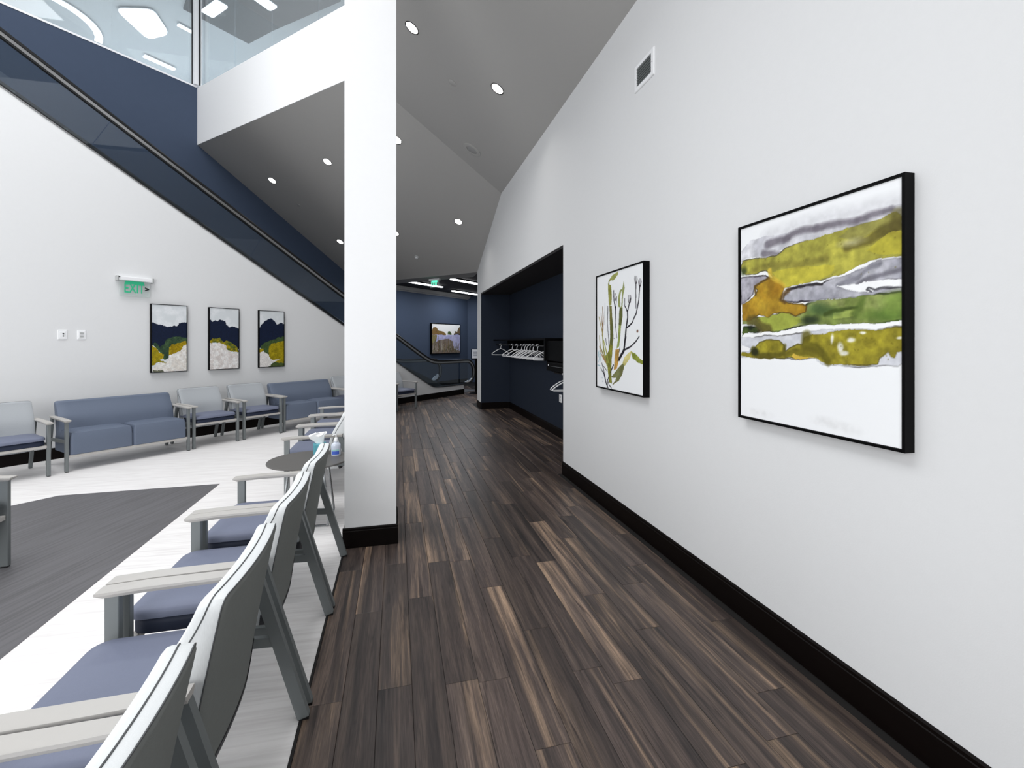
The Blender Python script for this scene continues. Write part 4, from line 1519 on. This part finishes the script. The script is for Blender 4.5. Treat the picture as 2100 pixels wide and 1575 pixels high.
for lab, pl, x, y in dl:
    z = zA(x) if pl == 'A' else zB(x, y)
    nrm = NA if pl == 'A' else NB
    t = disc_thing('downlight', lab, 'ceiling light', Vector((x, y, z)) + nrm * 0.0005, nrm, [('trim_ring', RING, M['frame']), ('lens', LENS, M['lamp'])], GD)
    l = bpy.data.lights.new('downlight_lamp', 'SPOT')
    l.energy = 22
    l.spot_size = math.radians(120)
    l.spot_blend = 1.0
    l.shadow_soft_size = 0.08
    l.color = (1.0, 0.97, 0.93)
    lo = bpy.data.objects.new('downlight_lamp', l)
    COL.objects.link(lo)
    lo.location = Vector((x, y, z)) + nrm * 0.03

disc_thing('ceiling_speaker', 'flush round grey speaker grille in the sloped ceiling above the crease', 'speaker', Vector((1.244, 7.755, zA(1.244))) + NA * .0005, NA,
           [('rim', [(0.168, 0), (0.168, 0.010), (0.155, 0.016), (0.10, 0.012), (0.10, 0.0)], M['grey']), ('grille', [(0, 0.008), (0.085, 0.009), (0.099, 0.004), (0.099, 0), (0, 0)], M['greylt'])], None)
o = disc_thing('cover_plate', 'small round grey cover plate between the two nearest downlights', 'cover plate', Vector((0.743, 6.323, zA(.743))) + NA * .0005, NA,
               [('plate', [(0, 0.008), (0.052, 0.008), (0.06, 0.003), (0.06, 0), (0, 0)], M['grey'])], None)
x, y = -2.277, 11.897
disc_thing('sprinkler_cap', 'tiny round sprinkler cap in the grey slope left of the column', 'sprinkler', Vector((x, y, zB(x, y))) + NB * .0005, NB,
           [('cap', [(0, 0.012), (0.035, 0.012), (0.042, 0.004), (0.042, 0), (0, 0)], M['greylt'])], None)
x, y = 0.493, 11.868
disc_thing('smoke_detector', 'small white smoke detector near the low end of the sloped ceiling', 'smoke detector', Vector((x, y, zB(x, y))) + NB * .0005, NB,
           [('base', [(0, 0), (0.06, 0), (0.06, 0.015), (0.05, 0.03), (0, 0.03)], M['greyplast']), ('sensor', [(0, 0.03), (0.035, 0.03), (0.03, 0.045), (0, 0.047)], M['plastic'])], None)

# linear lamps of the landing ceiling
for lab, sa, sb, tt in (('left linear ceiling lamp on the dark landing ceiling, behind the small exit sign', 10.05, 11.75, 9.70),
                        ('upper right linear ceiling lamp on the dark landing ceiling, at the wall end', 10.35, 11.95, 8.23),
                        ('lower right linear ceiling lamp on the dark landing ceiling, near the cove', 12.75, 14.35, 10.09)):
    zc = zE + 0.09
    t = thing('linear_lamp', lab, 'ceiling light', P((sa + sb) / 2, tt, zc), PI / 4, 'linear lamps on the dark landing ceiling')
    L2 = (sb - sa) / 2
    out = []
    for k in range(9):
        a = math.radians(-90 + k * 22.5)
        out.append((L2 - .07 + .07 * math.cos(a), .07 * math.sin(a)))
    for k in range(9):
        a = math.radians(90 + k * 22.5)
        out.append((-L2 + .07 + .07 * math.cos(a), .07 * math.sin(a)))
    mk('housing', prism([(x * 1.01, y * 1.1) for x, y in out], lambda x, y: (x, y, -.035), lambda x, y: (x, y, -.001)), M['frame'], t)
    mk('diffuser', prism(out, lambda x, y: (x, y, -.06), lambda x, y: (x, y, -.036)), M['tube'], t)
    area_light('linear_lamp_light', P((sa + sb) / 2, tt, zc - .09), L2 * 2, 24, rot=(0, 0, PI / 4), sizey=.14, color=(.93, .96, 1))


# upper hall lamps seen through the glass
def up_lamp(name, lab, poly, m):
    cxm = sum(p[0] for p in poly) / len(poly)
    cym = sum(p[1] for p in poly) / len(poly)
    t = thing(name, lab, 'ceiling light', (cxm, cym, 10.36), 0, 'lamps on the upper hall ceiling')
    mk('housing', prism([((x - cxm) * 1.02, (y - cym) * 1.02) for x, y in poly], lambda x, y: (x, y, -.025), lambda x, y: (x, y, -.001)), M['plastic'], t)
    mk('diffuser', prism([(x - cxm, y - cym) for x, y in poly], lambda x, y: (x, y, -.05), lambda x, y: (x, y, -.026)), m, t)


def bar2(a, b, wd):
    a, b = Vector(a), Vector(b)
    d = (b - a).normalized()
    n = Vector((-d.y, d.x)) * wd / 2
    return [tuple(a - n), tuple(b - n), tuple(b + n), tuple(a + n)]


def rounded(poly, r=.25):
    out = []
    n = len(poly)
    for i in range(n):
        p0, p1, p2 = Vector(poly[i - 1]), Vector(poly[i]), Vector(poly[(i + 1) % n])
        a = p1 + (p0 - p1).normalized() * r
        b = p1 + (p2 - p1).normalized() * r
        for k in range(6):
            f = k / 5
            out.append(tuple((1 - f) ** 2 * a + 2 * f * (1 - f) * p1 + f * f * b))
    return out


up_lamp('panel_lamp', 'big rounded white panel lamp seen through the upper glass, left of the corner post', rounded([(-7.15, 14.15), (-6.20, 13.95), (-6.25, 14.95), (-6.95, 15.35)], .22), M['panel'])
up_lamp('linear_lamp', 'short white bar lamp through upper glass, touching the corner post from the left', bar2((-5.83, 14.45), (-5.48, 14.82), .11), M['panel'])
up_lamp('linear_lamp', 'thin white bar lamp low in the upper glass, above the navy wall', bar2((-7.47, 16.28), (-6.9, 16.86), .16), M['panel'])
up_lamp('linear_lamp', 'white bar lamp on the dark ceiling panel, right of the corner post', rounded(bar2((-4.90, 13.80), (-4.36, 13.26), .30), .06), M['panel'])
up_lamp('linear_lamp', 'white bar lamp cut by the top edge, above the middle of the fascia', rounded(bar2((-3.55, 12.65), (-3.12, 13.15), .30), .06), M['panel'])
arc = []
for k in range(9):
    a = math.radians(-60 + k * 12)
    arc.append((-9.55 + 1.5 * math.cos(a), 15.0 + 1.5 * math.sin(a)))
for k in range(8, -1, -1):
    a = math.radians(-60 + k * 12)
    arc.append((-9.55 + 1.33 * math.cos(a), 15.0 + 1.33 * math.sin(a)))
up_lamp('curved_lamp', 'curved white arc lamp in the upper glass at the top left', arc, M['panel'])

# ------------------------------------------------------------------ exit signs and wall plates


def text_mesh(name, body, size, m, parent, loc, rot, ext=0.002, bold=0.0, sx=1.0):
    cu = bpy.data.curves.new(name, 'FONT')
    cu.body = body
    cu.size = size
    cu.extrude = ext
    cu.offset = bold
    cu.align_x = 'CENTER'
    cu.align_y = 'CENTER'
    to = bpy.data.objects.new(name, cu)
    COL.objects.link(to)
    bpy.context.view_layer.update()
    me = bpy.data.meshes.new_from_object(to.evaluated_get(bpy.context.evaluated_depsgraph_get()))
    bpy.data.objects.remove(to)
    me.materials.clear()
    me.materials.append(m)
    o = bpy.data.objects.new(name, me)
    COL.objects.link(o)
    o.parent = parent
    o.location = loc
    o.rotation_euler = rot
    o.scale = (sx, 1, 1)
    return o


def exit_sign(label, loc, rotz, lit, arrow):
    t = thing('exit_sign', label, 'exit sign', loc, rotz, 'green exit signs')
    bm = bmesh.new()
    add_box(bm, -.215, .215, -.07, 0, -.001, .062, .012, 2)
    mk('housing', bm, M['plastic'], t)
    for sx in (-1, 1):
        mk('end_cap', box(sx * .222 - .012, sx * .222 + .012, -.078, 0, -.012, .066, .006), M['greyplast'], t)
    if arrow:
        bm = bmesh.new()
        add_lathe(bm, [(0, 0), (.009, 0), (.009, .004), (0, .004)], 12)
        bmesh.ops.rotate(bm, verts=bm.verts, matrix=Matrix.Rotation(PI / 2, 3, 'X'))
        bmesh.ops.translate(bm, verts=bm.verts, vec=(-.205, -.0785, .045))
        mk('test_button', bm, M['dot'], t)
    mk('acrylic_panel', box(-.19, .19, -.040, -.030, -.235, .0), M['acrylic'], t)
    g = M['greenlit'] if lit else M['green']
    mk('light_strip', box(-.125, .115, -.0415, -.0395, -.05, -.004), g, t)
    tx = text_mesh('lettering', 'EXIT', 0.205, g, t, (-.01, -.0425, -.118), (PI / 2, 0, 0), .0015, .002, .62)
    if arrow:
        text_mesh('arrow', '>', 0.10, M['ventdark'], t, (.152, -.0425, -.115), (PI / 2, 0, 0), .0015, .004)
    return t


exit_sign('green EXIT sign with arrow on clear acrylic, on the white wall above the abstracts', P(3.06, T_W, 2.535), PI / 4, False, True)
ex = exit_sign('small lit green EXIT sign hanging under the end of the sloped ceiling', P(S_END + .30, 8.28, 3.295), -PI / 4, True, False)
ex.scale = (.84, .84, .84)
mk('hanger_rod', box(-.012, .012, -.05, -.026, .06, (zE - 3.295) / .84 - .006), M['greyplast'], ex)

for k, (s, lab) in enumerate(((2.247, 'left white wall plate with two small black sockets, by the exit sign'), (2.448, 'right white wall plate with pale outlet, nearer to the abstracts'))):
    t = thing('wall_plate', lab, 'wall plate', P(s, T_W, 1.706), PI / 4, 'white wall plates')
    mk('plate', box(-.048, .048, -.010, 0, -.066, .066, .004), M['plastic'], t)
    mk('inner_plate', box(-.033, .033, -.013, -.009, -.048, .048, .002), M['plastic'], t)
    if k == 0:
        for z, r in ((.012, .010), (-.018, .008)):
            bm = bmesh.new()
            add_lathe(bm, [(0, 0), (r, 0), (r, .003), (0, .003)], 14)
            bmesh.ops.rotate(bm, verts=bm.verts, matrix=Matrix.Rotation(PI / 2, 3, 'X'))
            bmesh.ops.translate(bm, verts=bm.verts, vec=(.008, -.0128, z))
            mk('socket', bm, M['dot'], t)
    else:
        for z in (.020, -.022):
            mk('outlet', box(-.018, .020, -.0145, -.0125, z - .014, z + .014, .003), M['greyplast'], t)

# vent on the right wall (local: x -> -Y, facing -X)
t = thing('wall_vent', 'small white louvred air vent high on the right wall', 'vent', (RW, 3.36, 3.812), -PI / 2)
bm = bmesh.new()
ow, oh, iw, ih = .150, .110, .112, .076
rows = [[bm.verts.new((x * a, y, z * b)) for x, z in ((-1, -1), (1, -1), (1, 1), (-1, 1))] for a, b, y in ((ow, oh, 0), (ow, oh, -.006), (ow - .006, oh - .006, -.012), (iw, ih, -.012), (iw, ih, 0))]
for a, b in zip(rows, rows[1:] + rows[:1]):
    for k in range(4):
        bm.faces.new([a[k], a[(k + 1) % 4], b[(k + 1) % 4], b[k]])
mk('vent_frame', bm, M['plastic'], t)
mk('backing', box(-iw, iw, -.003, -.0005, -ih, ih), M['ventdark'], t)
for k in range(7):
    z = -ih + (k + .6) * 2 * ih / 7.2
    bm = bmesh.new()
    add_bar(bm, (-iw, -.007, z), (iw, -.007, z), .010, .0028, (0, .6, 1))
    mk('slat', bm, M['slat'], t)
for sx in (-1, 1):
    bm = bmesh.new()
    add_lathe(bm, [(0, 0), (.004, 0), (.004, .002), (0, .002)], 10)
    bmesh.ops.rotate(bm, verts=bm.verts, matrix=Matrix.Rotation(PI / 2, 3, 'X'))
    bmesh.ops.translate(bm, verts=bm.verts, vec=(sx * .13, -.0118, -.002))
    mk('screw', bm, M['slat'], t)

# ------------------------------------------------------------------ coat alcove
t = thing('coat_rack', 'long black coat shelf with hanging rod across the alcove back wall', 'coat rack', (2.66, 0, 0))
mk('back_board', box(-.03, 0, 6.85, 10.75, 1.36, 1.66), M['frame'], t)
mk('shelf_board', box(-.42, -.031, 6.85, 10.75, 1.635, 1.665), M['frame'], t)
bm = bmesh.new()
add_tube(bm, [(-.34, 6.86, 1.545), (-.34, 10.78, 1.545)], .0125, 10)
mk('rod', bm, M['rubber'], t, True)
mk('end_panel', box(-.43, 0, 6.78, 6.845, 1.31, 1.665), M['frame'], t)
for y in (8.2, 9.6):
    mk('bracket', box(-.35, -.03, y - .006, y + .006, 1.53, 1.634), M['frame'], t)
t = thing('low_coat_rack', 'lower black coat rack box beside the alcove opening, with white dot', 'coat rack', (2.66, 0, 0))
mk('back_board', box(-.03, 0, 5.28, 6.77, 1.08, 1.62), M['frame'], t)
mk('shelf_board', box(-.40, -.031, 5.28, 6.76, 1.27, 1.30, .004), M['frame'], t)
mk('valance', box(-.405, -.385, 5.28, 6.765, 1.165, 1.29, .006), M['frame'], t)
mk('upper_board', box(-.40, -.385, 5.28, 6.765, 1.32, 1.62, .003), M['frame'], t)
mk('end_panel', box(-.405, 0, 6.765, 6.778, 1.165, 1.62, .003), M['frame'], t)
bm = bmesh.new()
add_tube(bm, [(-.30, 5.28, 1.135), (-.30, 6.72, 1.135)], .0125, 10)
mk('rod', bm, M['rubber'], t, True)
bm = bmesh.new()
add_lathe(bm, [(0, 0), (.014, 0), (.014, .003), (0, .003)], 12)
bmesh.ops.rotate(bm, verts=bm.verts, matrix=Matrix.Rotation(-PI / 2, 3, 'Y'))
bmesh.ops.translate(bm, verts=bm.verts, vec=(-.4055, 6.68, 1.255))
mk('sticker', bm, M['plastic'], t)
mk('metal_strip', box(-.408, -.405, 5.35, 6.60, 1.238, 1.243), M['chrome'], t)


def make_hanger(label, loc, rz, group):
    t = thing('coat_hanger', label, 'hanger', loc, rz, group)
    bm = bmesh.new()
    hook = [(0.0 + .022 * math.cos(math.radians(a)) - .0, 0, .022 * math.sin(math.radians(a)) - .0) for a in range(200, -61, -20)]
    hook = hook + [(0.004, 0, -.04), (0, 0, -.062), (0, 0, -.095)]
    add_tube(bm, hook, .006, 8)
    mk('hook', bm, M['plastic'], t, True)
    bm = bmesh.new()
    pts = [(0, 0, -.088), (.06, 0, -.108), (.12, 0, -.140), (.18, 0, -.178), (.205, 0, -.198), (.212, 0, -.212), (.200, 0, -.224), (.12, 0, -.228), (0, 0, -.230)]
    loop = pts + [(-x, y, z) for x, y, z in pts[-2:0:-1]]
    add_tube(bm, loop, .0085, 8, True)
    mk('body', bm, M['plastic'], t, True)
    return t


GH = 'white plastic hangers on the upper rod'
ys = [10.30, 9.22, 8.84, 8.48, 8.27, 8.12, 7.92, 7.72, 7.46, 7.04]
hl = ['white hanger alone at the far left end of the rod', 'white hanger second from the left end of the rod', 'white hanger third from the left end of the rod',
      'white hanger fourth from the left end of the rod', 'white hanger fifth from the left end of the rod', 'white hanger fifth from the black end panel',
      'white hanger fourth from the black end panel', 'white hanger third from the black end panel', 'white hanger second from the black end panel',
      'white hanger nearest the black end panel on the right']
h0 = make_hanger(hl[0], (2.32, ys[0], 1.5425), .12, GH)
for lab, y in zip(hl[1:], ys[1:]):
    dup(h0, (2.32, y, 1.5425), random.uniform(-.16, .16), lab)
h1 = make_hanger('white hanger on the lower rod, left of the two at alcove edge', (2.36, 6.30, 1.1325), .1, 'white hangers on the lower rod')
dup(h1, (2.36, 6.16, 1.1325), -.1, 'white hanger on the lower rod, right of the two at alcove edge')
t = thing('power_outlet', 'white power outlet low on the alcove wall at the white wall edge', 'outlet', (2.66, 7.23, .66), -PI / 2)
mk('plate', box(-.06, .06, -.012, 0, -.066, .066, .004), M['plastic'], t)
for z in (.024, -.024):
    mk('socket', box(-.016, .016, -.014, -.0115, z - .014, z + .014, .003), M['greyplast'], t)

# ------------------------------------------------------------------ sign stand by the landing
t = thing('sign_stand', 'black floor stand with white paper sign, past the end of right wall', 'sign stand', (2.42, 14.2, 0), 0.0)
bm = bmesh.new()
add_lathe(bm, [(0, 0), (.23, 0), (.23, .008), (.16, .03), (.05, .05), (.03, .07), (0, .07)], 28)
mk('base', bm, M['frame'], t, True)
mk('post', box(-.05, .05, -.02, .02, .06, 1.10, .006), M['frame'], t)
sg = mk('sign_holder', box(-.17, .17, -.035, -.008, 1.06, 1.40, .008), M['frame'], t)
mk('paper', box(-.15, .15, -.039, -.0352, 1.10, 1.38), M['paper'], sg)
for k, z in enumerate((1.32, 1.285, 1.25, 1.215, 1.18)):
    mk('print_line', box(-.11, .11 - .03 * (k % 2), -.0405, -.0391, z - .006, z + .006), M['ink'], sg)
